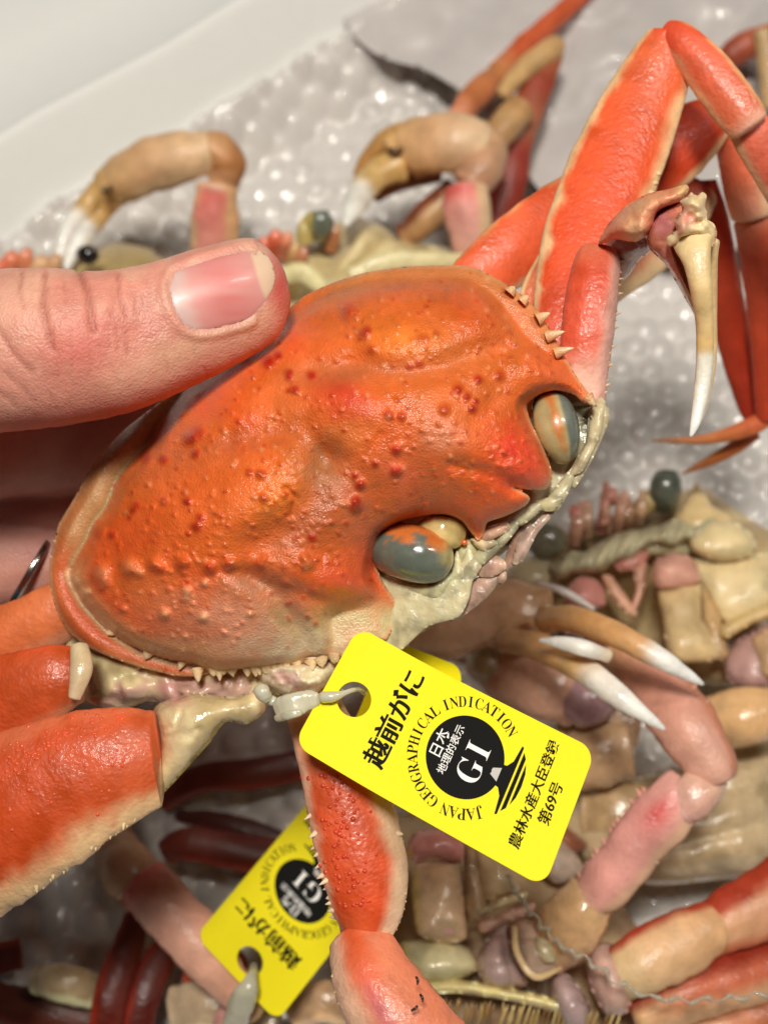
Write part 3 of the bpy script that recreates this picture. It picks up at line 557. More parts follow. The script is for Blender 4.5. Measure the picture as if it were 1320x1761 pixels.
leg([(1290, 372, 318, 64, .6), (1304, 450, 322, 62, .5), (1316, 580, 332, 54, .5), (1318, 700, 342, 40, .6), (1316, 726, 344, 30, .7)], LC([(0, (216, 130, 100)), (.15, (206, 80, 46)), (1, (200, 66, 34))]), 'leg_segment', lg)
leg([(1322, 716, 344, 30, .8), (1284, 736, 346, 30, .7), (1215, 755, 350, 18, .7), (1120, 758, 356, 4, .7)], LC([(0, (214, 100, 60)), (.5, (196, 120, 70)), (1, (150, 110, 76))]), 'leg_tip', lg)
lg = leg([(1000, 520, 300, 70, .5), (1090, 440, 312, 100, .4), (1160, 380, 318, 100, .4), (1208, 320, 322, 66, .5)], LC([(0, (206, 92, 56)), (.6, (216, 150, 116)), (1, (190, 66, 36))], R=((222, 190, 146), .2, .7)), m=30)
leg([(1204, 310, 322, 50, .7), (1220, 370, 324, 58, .6), (1234, 440, 328, 60, .6), (1256, 560, 338, 60, .5), (1288, 690, 348, 46, .6), (1300, 724, 350, 30, .7)], LC([(0, (180, 60, 34)), (.4, (196, 66, 34)), (1, (170, 46, 24))], L=((226, 140, 110), .75, .97)), 'leg_segment', lg)
leg([(1300, 742, 350, 26, .8), (1258, 772, 354, 24, .7), (1215, 795, 358, 16, .7), (1172, 815, 362, 4, .7)], LC([(0, (190, 96, 56)), (.5, (180, 104, 50)), (1, (150, 96, 56))]), 'leg_tip', lg)

# --- left-hand walking legs (lower left)
lg = leg([(276, 1302, 261, 150, .42), (262, 1304, 261, 166, .45), (205, 1316, 260, 200, .42), (120, 1348, 260, 240, .4), (0, 1410, 262, 280, .4), (-130, 1490, 268, 280, .4)],
    LC([(0, (198, 84, 36)), (.3, (194, 72, 22)), (1, (190, 66, 20))], L=((226, 186, 138), .52, .88), R=((206, 104, 66), .7, .95)), n=80, m=44, bump=.02, caps=(.12, .3), spikes=[(-1, .12, .95, 60, 12, 5, (232, 204, 156))])
rs = random.Random(3); pts = []
for _ in range(170):
    t = rs.random(); u = 215 - t * 215; pts.append((u, 1228 + t * 86 + rs.gauss(0, 16) + (rs.random() < .3) * rs.random() * 120, rs.uniform(1.6, 4.2)))
sprinkle(lg, pts, (214, 84, 44))
us = [(110, 1070), (200, 1080), (300, 1090), (420, 1090), (540, 1090), (580, 1130), (540, 1190), (480, 1196), (452, 1222), (418, 1240), (385, 1238), (350, 1262), (300, 1230), (262, 1206), (200, 1222), (150, 1206), (124, 1160)]
def us_d(u, v, p):
    pn = np.stack([u * .022, v * .022, 0 * u], 1); f = np.abs(fbm(pn, 3) - .5); return plane(u, v) + 6.5 - 5 * p ** .5 + 14 * (.12 - np.minimum(f, .12)) - 4 * gs(u, v, 420, 1200, 34, 30) - 4 * gs(u, v, 215, 1188, 34, 22) - 3 * gs(u, v, 320, 1195, 30, 22)
def us_c(u, v, p):
    pn = np.stack([u * .02, v * .02, 0 * u + 3], 1); f = fbm(pn, 3); k = mix(np.tile(lin((216, 200, 156)), (len(u), 1)), lin((196, 160, 144)), smooth(.5, .62, f))
    return mix(mix(k, lin((176, 160, 118)), smooth(.5, .36, f)), lin((196, 138, 132)), gs(u, v, 285, 1180, 22, 16) * .9)
mb = MB(); patch(mb, us, us_d, us_c, 4.5, thick=8); mb.build('underside', WET, crab)
hn = [(264, 1222), (286, 1204), (330, 1192), (400, 1198), (446, 1186), (456, 1222), (424, 1246), (388, 1242), (362, 1276), (330, 1312), (290, 1356), (256, 1386), (235, 1398), (241, 1372), (262, 1330), (274, 1280)]
def hn_d(u, v, p):
    f = np.abs(fbm(np.stack([u * .02 + v * .01, v * .035, 0 * u], 1), 3) - .5); return plane(u, v) - 1.5 - 7.5 * p ** .55 + 9 * (.1 - np.minimum(f, .1)) * smooth(1300, 1240, v)
def hn_c(u, v, p):
    f = fbm(np.stack([u * .02, v * .02, 0 * u + 3], 1), 3); k = mix(np.tile(lin((222, 202, 158)), (len(u), 1)), lin((196, 176, 130)), smooth(.5, .66, f))
    k = mix(k, lin((206, 150, 138)), gs(u, v, 300, 1200, 26, 14) * .9); k = mix(k, lin((214, 160, 120)), smooth(16, 3, near(u, v, np.array([(264, 1222.), (274, 1280), (262, 1330), (241, 1372)]), False)[0]) * .8); return mix(k, lin((216, 178, 120)), smooth(1330, 1390, v) * .6)
mb = MB(); patch(mb, hn, hn_d, hn_c, 4, thick=8); mb.build('leg_socket', WET, lg)
lg = leg([(146, 1158, 268, 92, .5), (132, 1160, 268, 100, .5), (90, 1172, 267, 128, .45), (0, 1210, 270, 160, .42), (-120, 1270, 276, 170, .42)], LC([(0, (192, 80, 34)), (1, (190, 66, 22))], L=((190, 120, 84), .6, .95), R=((212, 84, 44), .8, .97)), n=60, m=36, caps=(.15, .3))
leg([(136, 1108, 266, 30, .7), (140, 1150, 263, 38, .7), (128, 1204, 262, 20, .7)], LC([(0, (206, 190, 150)), (1, (206, 178, 146))]), 'leg_socket', lg, mat=WET)
leg([(150, 1020, 282, 70, .6), (105, 1050, 280, 100, .5), (40, 1085, 281, 110, .45), (-60, 1130, 285, 120, .45)], LC([(0, (214, 120, 70)), (1, (214, 104, 56))], L=((206, 140, 106), .3, .9)), m=34)

# --- left-hand claw arm (under the tag)
lg = leg([(520, 1170, 268, 90, .7), (548, 1240, 264, 104, .6), (588, 1340, 260, 138, .55), (612, 1430, 258, 152, .5), (630, 1520, 257, 142, .55), (628, 1585, 257, 112, .6), (614, 1625, 258, 60, .7)],
    LC([(0, (222, 186, 150)), (.2, (222, 150, 110)), (.4, (214, 86, 44)), (.85, (214, 78, 32)), (1, (224, 110, 66))], L=((230, 192, 158), .42, .78), R=((226, 170, 140), .75, .97)), 'claw_arm', n=90, m=44, bump=.015,
    spikes=[(-1, .22, .95, 34, 7, 5, (236, 206, 172)), (1, .48, .9, 13, 16, 6, (236, 206, 172))])
rs = random.Random(5); pts = []
for _ in range(120):
    t = rs.random(); pts.append((572 + t * 40 + rs.gauss(-4, 22), 1330 + t * 230, rs.uniform(1.6, 4.6)))
sprinkle(lg, pts, (206, 66, 32))
leg([(606, 1600, 258, 90, .7), (624, 1640, 255, 122, .7), (650, 1700, 252, 150, .7), (700, 1770, 250, 160, .7), (760, 1830, 250, 150, .7)], LC([(0, (222, 92, 48)), (.45, (222, 104, 62)), (.7, (226, 160, 130)), (1, (228, 180, 150))], R=((226, 180, 150), .25, .8), L=((224, 130, 96), -.1, .5), blotch=((214, 112, 116), .52, .2, (.16, .16))), 'claw_wrist', lg, n=70, m=40, bump=.02, spikes=[(1, .1, .8, 12, 5, 4, (232, 200, 160))])
for (u, v, a) in [(716, 1686, 80), (724, 1716, 70), (712, 1734, -40)]:
    c_, s_ = math.cos(math.radians(a)) * 7, math.sin(math.radians(a)) * 7
    plate([(u - c_, v - s_, 243, 4, 1), (u + 2, v, 242.4, 5, 1), (u + c_, v + s_, 243, 4, 1)], (40, 34, 30), 'pit', WET, lg)

# ================================================================== tags
def card(name, corners, label, group, printed=True, W=24.5, L=49.0, bend=0.0, hole=(12.4, 5.7, 3.15)):
    BL, TL, BR, TR = [C(*c) for c in corners]
    nrm = np.cross(TL - BL, BR - BL); nrm /= np.linalg.norm(nrm); nrm = nrm if nrm[2] > 0 else -nrm
    def mp(P):                                   # (p right, q down, off) -> camera space
        a = (P[:, 0] / W)[:, None]; b = (P[:, 1] / L)[:, None]
        return (BL * (1 - a) + TL * a) * (1 - b) + (BR * (1 - a) + TR * a) * b + nrm * (P[:, 2] + bend * (smooth(.42, .0, P[:, 1] / L) ** 1.5 * 1.0 - .3 * np.sin(np.pi * P[:, 1] / L)))[:, None]
    off = to_world(mp(np.array([[W / 2, L / 2, 0.0]])))[0]
    root = None
    def emit(nm, splines, z, mat, parent, extrude=0.0, body=None, size=1, at=(0, 0), ang=0, fat=0.0, sx=1.0, cut=0):
        if body is None:
            cv = bpy.data.curves.new(nm, 'CURVE'); cv.dimensions = '2D'; cv.fill_mode = 'BOTH'; cv.extrude = extrude
            for pts in splines:
                sp = cv.splines.new('POLY'); sp.points.add(len(pts) - 1); sp.use_cyclic_u = True
                for q, (x, y) in zip(sp.points, pts): q.co = (x, y, 0, 1)
        else:
            cv = bpy.data.curves.new(nm, 'FONT'); cv.body = body; cv.size = size; cv.align_x = 'CENTER'; cv.align_y = 'CENTER'; cv.offset = fat; cv.resolution_u = 4
        ob = bpy.data.objects.new(nm, cv); COL.objects.link(ob); dg = bpy.context.evaluated_depsgraph_get()
        me = bpy.data.meshes.new_from_object(ob.evaluated_get(dg)); bpy.data.objects.remove(ob)
        if cut:
            bm = bmesh.new(); bm.from_mesh(me)
            for q in np.linspace(0, L, cut)[1:-1]: bmesh.ops.bisect_plane(bm, geom=bm.verts[:] + bm.edges[:] + bm.faces[:], plane_co=(0, q, 0), plane_no=(0, 1, 0))
            bm.to_mesh(me); bm.free()
        V = np.array([v.co for v in me.vertices]).reshape(-1, 3)
        if body is not None:
            c, s = math.cos(ang), math.sin(ang); x = V[:, 0] * sx; y = -V[:, 1]
            V = np.stack([at[0] + x * c - y * s, at[1] + x * s + y * c, 0 * x], 1)
        V[:, 2] += z; V = to_world(mp(V)) - off; me.vertices.foreach_set('co', V.ravel()); me.materials.clear(); me.materials.append(mat); me.update()
        o = bpy.data.objects.new(nm, me); COL.objects.link(o)
        if parent: o.parent = parent
        else: o.location = off
        return o
    def circ(cx, cy, r, n=40, a0=0, a1=2 * math.pi): return [(cx + r * math.cos(a0 + (a1 - a0) * i / n), cy + r * math.sin(a0 + (a1 - a0) * i / n)) for i in range(n)]
    r = 3.0; ol = []
    for cx, cy, a in ((W - r, r, -90), (W - r, L - r, 0), (r, L - r, 90), (r, r, 180)):
        ol += [(cx + r * math.cos(math.radians(a + 90 * i / 8)), cy + r * math.sin(math.radians(a + 90 * i / 8))) for i in range(9)]
    root = emit(name, [ol, circ(*hole)], 0, YEL, None, extrude=0.16, cut=26)
    root.data.polygons.foreach_set('use_smooth', [False] * len(root.data.polygons))
    root['_base'] = off.tolist(); tag(root, label, 'tag', group)
    if not printed: return root
    z = 0.175
    for dx, dz in ((-.1, 0), (0, .004), (.1, .008)): emit('title_lettering', None, z + dz, BLK, root, body='越前がに', size=4.75, at=(13.2 + dx, 14.0), fat=0.06, sx=.98)
    cx, cy, R = 13.0, 28.1, 7.15
    emit('emblem', [circ(cx, cy, R, 72)], z, BLK, root)
    st = [(cx - 1.9, cy + 6.7), (cx - 2.0, cy + 7.4), (cx - 3.2, cy + 8.2), (cx - 6.3, cy + 8.6), (cx - 6.1, cy + 9.0), (cx + 6.1, cy + 9.0), (cx + 6.3, cy + 8.6), (cx + 3.2, cy + 8.2), (cx + 2.0, cy + 7.4), (cx + 1.9, cy + 6.7)]
    emit('emblem', [st], z + .012, BLK, root)
    emit('emblem', [[(cx - 5.4, cy + 9.35), (cx + 5.4, cy + 9.35), (cx + 4.5, cy + 10.05), (cx - 4.5, cy + 10.05)]], z, BLK, root)
    emit('emblem', [[(cx - 3.8, cy + 10.4), (cx + 3.8, cy + 10.4), (cx + 2.2, cy + 10.95), (cx, cy + 11.15), (cx - 2.2, cy + 10.95)]], z, BLK, root)
    emit('mountain', [[(cx - .55, cy + 5.2), (cx - .2, cy + 5.35), (cx + .2, cy + 5.2), (cx + .6, cy + 5.3), (cx + 1.25, cy + 6.75), (cx - 1.25, cy + 6.75)]], z + .03, GRY, root)
    emit('emblem_lettering', None, z + .03, WHT, root, body='日本', size=2.65, at=(cx, cy - 5.0), fat=0.018)
    emit('emblem_lettering', None, z + .03, WHT, root, body='地理的表示', size=1.85, at=(cx, cy - 2.75), fat=0.012)
    emit('emblem_lettering', None, z + .03, WHT, root, body='𝐆', size=6.4, at=(cx - 1.8, cy + 1.9), fat=-0.05, sx=.9)
    emit('emblem_lettering', None, z + .03, WHT, root, body='𝐈', size=6.4, at=(cx + 2.1, cy + 1.9), fat=-0.05, sx=.95)
    def arc(txt, a0, a1, rad):
        for i, ch in enumerate(txt):
            a = math.radians(a0 + (a1 - a0) * i / (len(txt) - 1))
            emit('ring_letter', None, z, BLK, root, body=chr(0x1D400 + ord(ch) - 65), size=2.85, at=(cx + rad * math.sin(a), cy - rad * math.cos(a)), ang=a, fat=-0.012, sx=.78 if ch in 'NGOHCDR' else .9)
    arc('JAPAN', -130, -93, 9.5); arc('GEOGRAPHICAL', -78, 29, 9.5); arc('INDICATION', 43, 127, 9.5)
    for dx, dz in ((-.05, 0), (.05, .006)): emit('lettering', None, z + dz, BLK, root, body='農林水産大臣登録', size=2.42, at=(13.0 + dx, 41.9), fat=0.024)
    for dx, dz in ((-.05, 0), (.05, .006)): emit('lettering', None, z + dz, BLK, root, body='第69号', size=2.5, at=(12.8 + dx, 45.1), fat=0.024)
    return root
GT = 'yellow plastic tags on the crabs'
card('tag', [(506, 1285, 250), (617, 1083, 259), (935, 1527, 236), (1024, 1290, 245)], 'printed yellow tag hanging in front from the claw of the held crab', GT, bend=1.2)
card('tag', [(476, 1757, 322), (336, 1610, 322), (672, 1505, 338), (545, 1362, 340)], 'yellow tag turned upside down behind the orange claw arm', GT)
card('tag', [(572, 1330, 274), (668, 1098, 277), (716, 1380, 280), (800, 1150, 282)], 'blank yellow tag mostly hidden behind the printed tag', GT, printed=False, L=16, hole=(12.4, 5, 3))

tie = thing('tag_tie', (500, 1215, 258), 'clear nylon tie with a knobbed end through the hole of the front tag', 'tie')
def pl(pts, parent, name='tie_loop', mat=TIE, **kw):
    k = MB(); limb(k, pts, flat((226, 222, 205)), bump=kw.pop('bump', .08), bs=.5, **kw); return k.build(name, mat, parent)
pl([(446, 1180, 254, 20, 1), (452, 1192, 253, 28, 1), (462, 1204, 254, 16, 1)], tie, 'tie_knob')
pl([(474, 1222, 254, 38, .5), (500, 1213, 252, 40, .6), (530, 1205, 252, 34, .6), (552, 1200, 252, 20, .8)], tie, 'tie_head', p=3.2)
pl([(474, 1236, 253, 12, .9), (500, 1229, 250, 14, .9), (520, 1224, 250, 10, .9)], tie, 'tie_head', p=3)
pl([(548, 1200, 251, 22, .9), (572, 1198, 250.5, 20, .9), (592, 1192, 251, 10, .9), (606, 1187, 252, 8, 1), (618, 1186, 256, 8, 1), (626, 1192, 264, 8, 1)], tie, 'tie_loop')
pl([(456, 1200, 255, 14, 1), (470, 1206, 254, 18, 1), (480, 1212, 254, 14, 1)], tie, 'tie_loop')
hp(crab, [(440, 1140), (500, 1140), (590, 1130), (600, 1160), (566, 1176), (540, 1200), (500, 1206), (470, 1186), (446, 1170)], lambda u, v: 266 - 0 * u, 7, (222, 206, 172), (200, 164, 156), 'leg_socket', WET, rough=2.4, extra=[(480, 1165, 18, (206, 150, 150), .8), (540, 1165, 16, (230, 222, 190), .8)])
tie2 = thing('tag_tie', (425, 1700, 325), 'clear nylon tie through the hole of the upside down tag', 'tie')
pl([(437, 1660, 326, 14, 1), (432, 1680, 319, 20, .9), (424, 1705, 318, 40, .8), (410, 1740, 322, 44, .8), (400, 1780, 330, 40, .8)], tie2, 'tie_loop')

# ================================================================== the hand
def seg(pts): k = MB(); limb(k, pts, flat((200, 150, 130)), n=40, m=40, p=2.0, bump=0); return k
tmp = MB()
limb(tmp, [(-420, 700, 275, 420, .75), (-250, 660, 262, 330, .8), (-110, 618, 256, 288, .88), (0, 604, 255, 279, .9), (90, 598, 254, 272, .9), (190, 590, 254, 248, .88), (290, 560, 255, 224, .82), (380, 524, 256, 206, .76), (440, 500, 257, 184, .74), (494, 486, 259, 138, .74)],
     flat((1, 1, 1)), n=70, m=48, p=2.15, bump=0, caps=(1, 1.05))
hand_parts = [[(-420, 740, 300, 420, .8), (-200, 735, 296, 300, .8), (0, 745, 294, 230, .8), (130, 765, 298, 170, .8), (230, 745, 300, 160, .8), (350, 700, 298, 120, .8)],
  [(-460, 800, 310, 480, .6), (-300, 860, 305, 440, .6), (-150, 900, 304, 330, .6)],
  [(-300, 800, 306, 200, .9), (-60, 830, 306, 186, .9), (100, 850, 306, 172, .9), (260, 880, 305, 158, .9), (420, 930, 302, 140, .85)],
  [(-320, 960, 308, 200, .9), (-80, 965, 306, 180, .9), (60, 960, 306, 166, .9), (240, 990, 306, 150, .9), (380, 1030, 304, 130, .85)],
  [(-330, 1110, 316, 190, .9), (-120, 1100, 314, 160, .9), (20, 1090, 316, 140, .9), (160, 1100, 316, 120, .9)],
  [(-360, 1230, 324, 170, .9), (-200, 1215, 322, 140, .9), (-60, 1190, 322, 110, .9)]]
for h in hand_parts: limb(tmp, h, flat((1, 1, 1)), n=50, m=36, p=2.1, bump=0)
me = bpy.data.meshes.new('tmp_hand'); me.from_pydata(to_world(np.concatenate(tmp.V)).tolist(), [], tmp.F)
ob = bpy.data.objects.new('tmp_hand', me); COL.objects.link(ob)
md = ob.modifiers.new('r', 'REMESH'); md.mode = 'VOXEL'; md.voxel_size = 0.00055; md.use_smooth_shade = True
dg = bpy.context.evaluated_depsgraph_get(); hm = bpy.data.meshes.new_from_object(ob.evaluated_get(dg)); bpy.data.objects.remove(ob)
bm = bmesh.new(); bm.from_mesh(hm)
for _ in range(4): bmesh.ops.smooth_vert(bm, verts=bm.verts, factor=0.5, use_axis_x=True, use_axis_y=True, use_axis_z=True)
bm.normal_update(); bvh = BVHTree.FromBMesh(bm)
nrm = np.array([v.normal for v in bm.verts]); bm.to_mesh(hm); bm.free()
V = np.empty(len(hm.vertices) * 3); hm.vertices.foreach_get('co', V); V = V.reshape(-1, 3)
u, v, d = to_px(V); fr = smooth(272, 262, d)
def lined(poly, wd): return np.exp(-(near(u, v, np.asarray(poly, float), False)[0] / wd) ** 2)
cre = np.zeros(len(V))
for poly, wd, dp in [([(-30, 540), (0, 570), (25, 610), (55, 640)], 5, .35), ([(38, 470), (34, 500), (42, 530)], 4, .3), ([(78, 470), (74, 520), (82, 570), (92, 600)], 5, .6), ([(135, 462), (150, 500), (158, 555), (163, 570)], 5, .65), ([(203, 470), (205, 510), (218, 540)], 4, .4),
    ([(60, 500), (100, 492), (130, 505)], 3, .15), ([(185, 560), (188, 600)], 3, .22), ([(200, 565), (204, 605)], 3, .22), ([(218, 570), (222, 612)], 3, .2), ([(172, 590), (176, 620)], 3, .15), ([(95, 610), (100, 650)], 3, .15), ([(10, 640), (60, 690)], 4, .2), ([(-20, 660), (30, 700)], 4, .2), ([(230, 500), (236, 540)], 3, .2), ([(120, 560), (124, 600)], 3, .15), ([(110, 480), (114, 520)], 3, .18)]:
    cre += dp * lined(poly, wd) * fr
rw = random.Random(4)
for _ in range(70):
    a, b = rw.gauss(150, 85), rw.gauss(560, 60); L_ = rw.uniform(10, 42); an = math.radians(rw.gauss(82, 16))
    cre += rw.uniform(.04, .14) * lined([(a, b), (a + L_ * .5 * math.cos(an) + rw.gauss(0, 2), b + L_ * .5 * math.sin(an)), (a + L_ * math.cos(an), b + L_ * math.sin(an))], rw.uniform(2, 3.2)) * fr
pn = np.stack([u * .03, v * .03, d * .1], 1)
lump = 0.9 * gs(u, v, 118, 575, 55, 60) + .5 * gs(u, v, 30, 560, 40, 60) - .5 * gs(u, v, 240, 560, 26, 70, 10) + .5 * gs(u, v, 180, 520, 18, 40)
nailpoly = closed_spline([(291, 490), (302, 468), (330, 456), (370, 444), (420, 430), (448, 432), (466, 450), (473, 476), (467, 504), (450, 530), (424, 550), (372, 565), (338, 568), (316, 558), (301, 535), (293, 512)])
nd = near(u, v, nailpoly)[0]; nin = inside(u, v, nailpoly)
fold = (0.55 * np.exp(-((nd - 9) / 8) ** 2) * (~nin) - .06 * np.exp(-(nd / 4.5) ** 2)) * (u < 440) 
disp = (lump + fold) * fr - cre + .25 * (fbm(pn * 2, 3) - .5)
V = V + nrm * (disp / 1000)[:, None]
n = len(V); k = np.tile(lin((222, 164, 142)), (n, 1)); f1 = fbm(pn * .6, 3) - .5
k = mix(k, lin((212, 136, 120)), smooth(-.06, .14, f1) * .7)
for (a, b, rx, ry, an, c, s) in [(118, 590, 70, 60, 0, (214, 120, 108), .8), (225, 600, 60, 50, 0, (216, 126, 112), .6), (30, 640, 60, 60, 0, (224, 158, 140), .5), (300, 610, 120, 26, -22, (226, 176, 146), .7), (250, 690, 200, 26, -18, (206, 122, 112), .8), (100, 725, 160, 22, 0, (196, 118, 110), .8),
    (484, 500, 18, 60, 0, (204, 96, 88), .9), (440, 560, 50, 16, -40, (222, 160, 130), .6), (270, 480, 22, 40, 0, (212, 132, 118), .6), (20, 500, 60, 40, 0, (226, 178, 154), .5)]:
    k = mix(k, lin(c), np.clip(gs(u, v, a, b, rx, ry, an) * s * (1 + f1), 0, 1))
k = mix(k, lin((168, 92, 76)), np.clip(cre * 1.2, 0, .6)); k *= (0.93 + .14 * fbm(pn * 5, 3))[:, None]
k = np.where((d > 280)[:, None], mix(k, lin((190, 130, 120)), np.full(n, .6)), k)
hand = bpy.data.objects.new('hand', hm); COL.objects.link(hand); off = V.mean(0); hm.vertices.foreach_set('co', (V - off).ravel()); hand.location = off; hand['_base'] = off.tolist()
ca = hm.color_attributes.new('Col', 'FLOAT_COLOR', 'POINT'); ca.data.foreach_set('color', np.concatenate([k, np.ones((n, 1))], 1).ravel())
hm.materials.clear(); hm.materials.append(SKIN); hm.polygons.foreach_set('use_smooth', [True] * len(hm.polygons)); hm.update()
tag(hand, 'left hand pinching the orange crab between thumb and fingers', 'hand')
# nail: follows the thumb's own surface
org = CAM.translation
def hitdepth(uu, vv):
    out = []
    for a, b in zip(uu, vv):
        dr = Vector(to_world(C(a, b, 300.0)).tolist()) - org; h = bvh.ray_cast(org, dr.normalized())[0]
        out.append(to_px(np.array([h]))[2][0] if h is not None else np.nan)
    return np.array(out)
gu, gv = np.meshgrid(np.linspace(292, 474, 26), np.linspace(430, 570, 22)); gu = gu.ravel(); gv = gv.ravel(); ok = inside(gu, gv, nailpoly)
gd = hitdepth(gu[ok], gv[ok]); g = ~np.isnan(gd)
def basis(a, b): x = (a - 385) / 90; y = (b - 500) / 70; return np.stack([np.ones_like(x), x, y, x * x, x * y, y * y, x ** 3, y ** 3, x * x * y, x * y * y, y ** 4], 1)
cf = np.linalg.lstsq(basis(gu[ok][g], gv[ok][g]), gd[g], rcond=None)[0]
def nail_col(u, v, p):
    t = ((u - 290) * .96 - (v - 520) * .28) / 180            # root -> free edge
    pn = np.stack([u * .01, v * .08, 0 * u], 1); f = fbm(pn, 3) - .5
    k = mix(np.tile(lin((220, 160, 152)), (len(u), 1)), lin((216, 126, 122)), np.exp(-((t - .55) / .3) ** 2) * np.clip(.8 + f, 0, 1))
    k = mix(k, lin((218, 178, 172)), smooth(.28, .12, t + .1 * f)); k = mix(k, lin((228, 192, 164)), smooth(.92, .97, t - .12 * ((v - 490) / 60) ** 2 * (v > 490) + .06)); return k
mb = MB(); patch(mb, [(291, 490), (302, 468), (330, 456), (370, 444), (420, 430), (448, 432), (466, 450), (473, 476), (467, 504), (450, 530), (424, 550), (372, 565), (338, 568), (316, 558), (301, 535), (293, 512)],
    lambda u, v, p: basis(u, v) @ cf + 0.10 - .62 * p ** .7, nail_col, 2.6, thick=1.6)
mb.build('fingernail', NAIL, hand)
k = MB(); limb(k, [(-640, 760, 318, 560, .75), (-560, 980, 306, 640, .75), (-440, 1350, 296, 700, .75), (-400, 1800, 284, 740, .75), (-380, 2400, 262, 800, .75)], flat((52, 56, 66)), n=60, m=40, bump=.05, bs=.06)  # unseen sleeve, added out of view to shade the lower left
k.build('shade_sleeve', plain('shade_sleeve_cloth', (52, 56, 66), 0.85, bump=.4, bscale=700, var=.15), hand)
# ring on a finger below
ring = thing('finger_ring', (60, 985, 298), 'plain silver ring worn on a finger behind the shell', 'ring')
k = MB(); pts = []
for i in range(13):
    a = math.radians(-100 + 200 * i / 12); pts.append((52 + 42 * math.sin(a), 985 - 70 * math.sin(a), 306 - 11.5 * math.cos(a), 13, .5))
limb(k, pts, flat((200, 200, 200)), n=50, m=16, p=3, bump=0); k.build('band', STEEL, ring)

# ================================================================== the crabs lying in the box
def gl(parent, pts, col, name='walking_leg', mat=LEG, n=36, m=22, **kw):
    k = MB(); limb(k, pts, flat(col) if isinstance(col, tuple) else col, n=n, m=m, ground=True, bump=kw.pop('bump', .06), bs=kw.pop('bs', .12), p=kw.pop('p', 1.9 if ('leg' in name or 'claw' in name) else 2.8), caps=kw.pop('caps', (.35, .35)), ridge=kw.pop('ridge', .03), collar=kw.pop('collar', .05), **kw); return k.build(name, mat, parent)
def body(parent, outline, h, bulge, c1, c2, name='body', mat=PALE, step=9, thick=20, fn=None):
    def dp(u, v, p):
        pn = np.stack([u * .015, v * .015, 0 * u], 1); r = G(v, h) - bulge * p ** .5 - 5 * (fbm(pn, 3) - .5)
        return r - (fn(u, v, p) if fn else 0)
    def cl(u, v, p):
        pn = np.stack([u * .014, v * .014, 0 * u + 4], 1); f = fbm(pn, 3); return mix(np.tile(lin(c1), (len(u), 1)), lin(c2), smooth(.38, .62, f)) 
    k = MB(); patch(k, outline, dp, cl, step, thick=thick); return k.build(name, mat, parent)
def gpatch(parent, outline, h, bulge, c, name='shell_plate', mat=PALE, c2=None, fn=None, thick=6, step=6):
    c2 = c2 or tuple(x * .9 for x in c)
    def cl(u, v, p):
        f = fbm(np.stack([u * .025, v * .025, 0 * u + h], 1), 3) - .5
        return mix(mix(np.tile(lin(c), (len(u), 1)), lin(c2), smooth(-.02, .2, f)), lin(tuple(min(255, x * 1.12) for x in c)), smooth(.28, .04, p) * .5)
    def dp(u, v, p):
        pn = np.stack([u * .03, v * .03, 0 * u + h], 1)
        return G(v, h) - bulge * p ** .5 - 2.2 * (fbm(pn, 3) - .5) - (fn(u, v, p) if fn else 0)
    k = MB(); patch(k, outline, dp, cl, step, thick=thick); return k.build(name, mat, parent)
GC = 'crabs lying belly up in the box'
# --- crab behind the thumb, upper left
cA = thing('snow_crab', (220, 480, G(480, 20)), 'pale crab lying mostly hidden behind the thumb, one bent claw raised', 'crab', GC)
body(cA, [(60, 450), (120, 432), (200, 418), (262, 430), (300, 470), (330, 560), (200, 640), (40, 620), (0, 520)], 26, 14, (196, 172, 120), (170, 148, 100))
a = gl(cA, [(368, 520, 22, 60, .7), (366, 440, 34, 74, .7), (370, 370, 44, 80, .7), (376, 312, 50, 66, .8)], LC([(0, (226, 160, 140)), (.6, (228, 150, 136)), (.9, (214, 110, 100)), (1, (222, 190, 160))], L=((226, 190, 146), .75, .95), R=((222, 176, 130), .3, .7)), 'claw_arm')
gl(a, [(382, 322, 48, 54, .9), (392, 285, 52, 66, .9), (372, 262, 54, 70, .9), (345, 262, 54, 66, .9)], LC([(0, (206, 160, 120)), (.4, (176, 116, 66)), (1, (216, 172, 126))]), 'claw_wrist')
gl(a, [(368, 262, 54, 66, .8), (320, 270, 54, 84, .8), (250, 290, 50, 88, .8), (200, 318, 44, 76, .8), (180, 335, 42, 56, .8)], LC([(0, (226, 192, 150)), (.5, (222, 176, 132)), (1, (216, 174, 114))], L=((214, 184, 146), .3, .9)), 'claw_palm')
fc = LC([(0, (210, 166, 104)), (.4, (206, 170, 110)), (.52, (236, 232, 224)), (1, (242, 240, 234))])
gl(a, [(192, 306, 46, 44, .8), (155, 345, 42, 36, .8), (118, 395, 42, 34, .8), (96, 462, 40, 12, .8)], fc, 'claw_finger', PALE)
gl(a, [(196, 340, 42, 40, .8), (170, 370, 38, 34, .8), (140, 410, 40, 32, .8), (112, 466, 38, 12, .8)], fc, 'claw_finger', PALE)
gl(a, [(176, 326, 49, 8, .5), (184, 328, 50, 15, .5), (194, 322, 49, 8, .5)], (96, 70, 30), 'gap_shade', WET)  # dark spot, paints the shade where the fingers part
gl(cA, [(140, 442, 44, 26, .9), (152, 438, 46, 34, .9), (162, 448, 44, 24, .9)], (26, 22, 20), 'eye', EYE)
for (u, v, c, wd) in [(20, 446, (222, 130, 96), 34), (45, 440, (224, 140, 104), 30), (70, 452, (214, 170, 130), 34), (95, 450, (206, 160, 120), 30), (0, 460, (222, 120, 90), 30)]:
    gl(cA, [(u - 10, v + 26, 38, wd, .8), (u, v, 42, wd * .8, .8), (u + 8, v - 10, 42, wd * .4, .8)], c, 'mouth_plate', PALE)
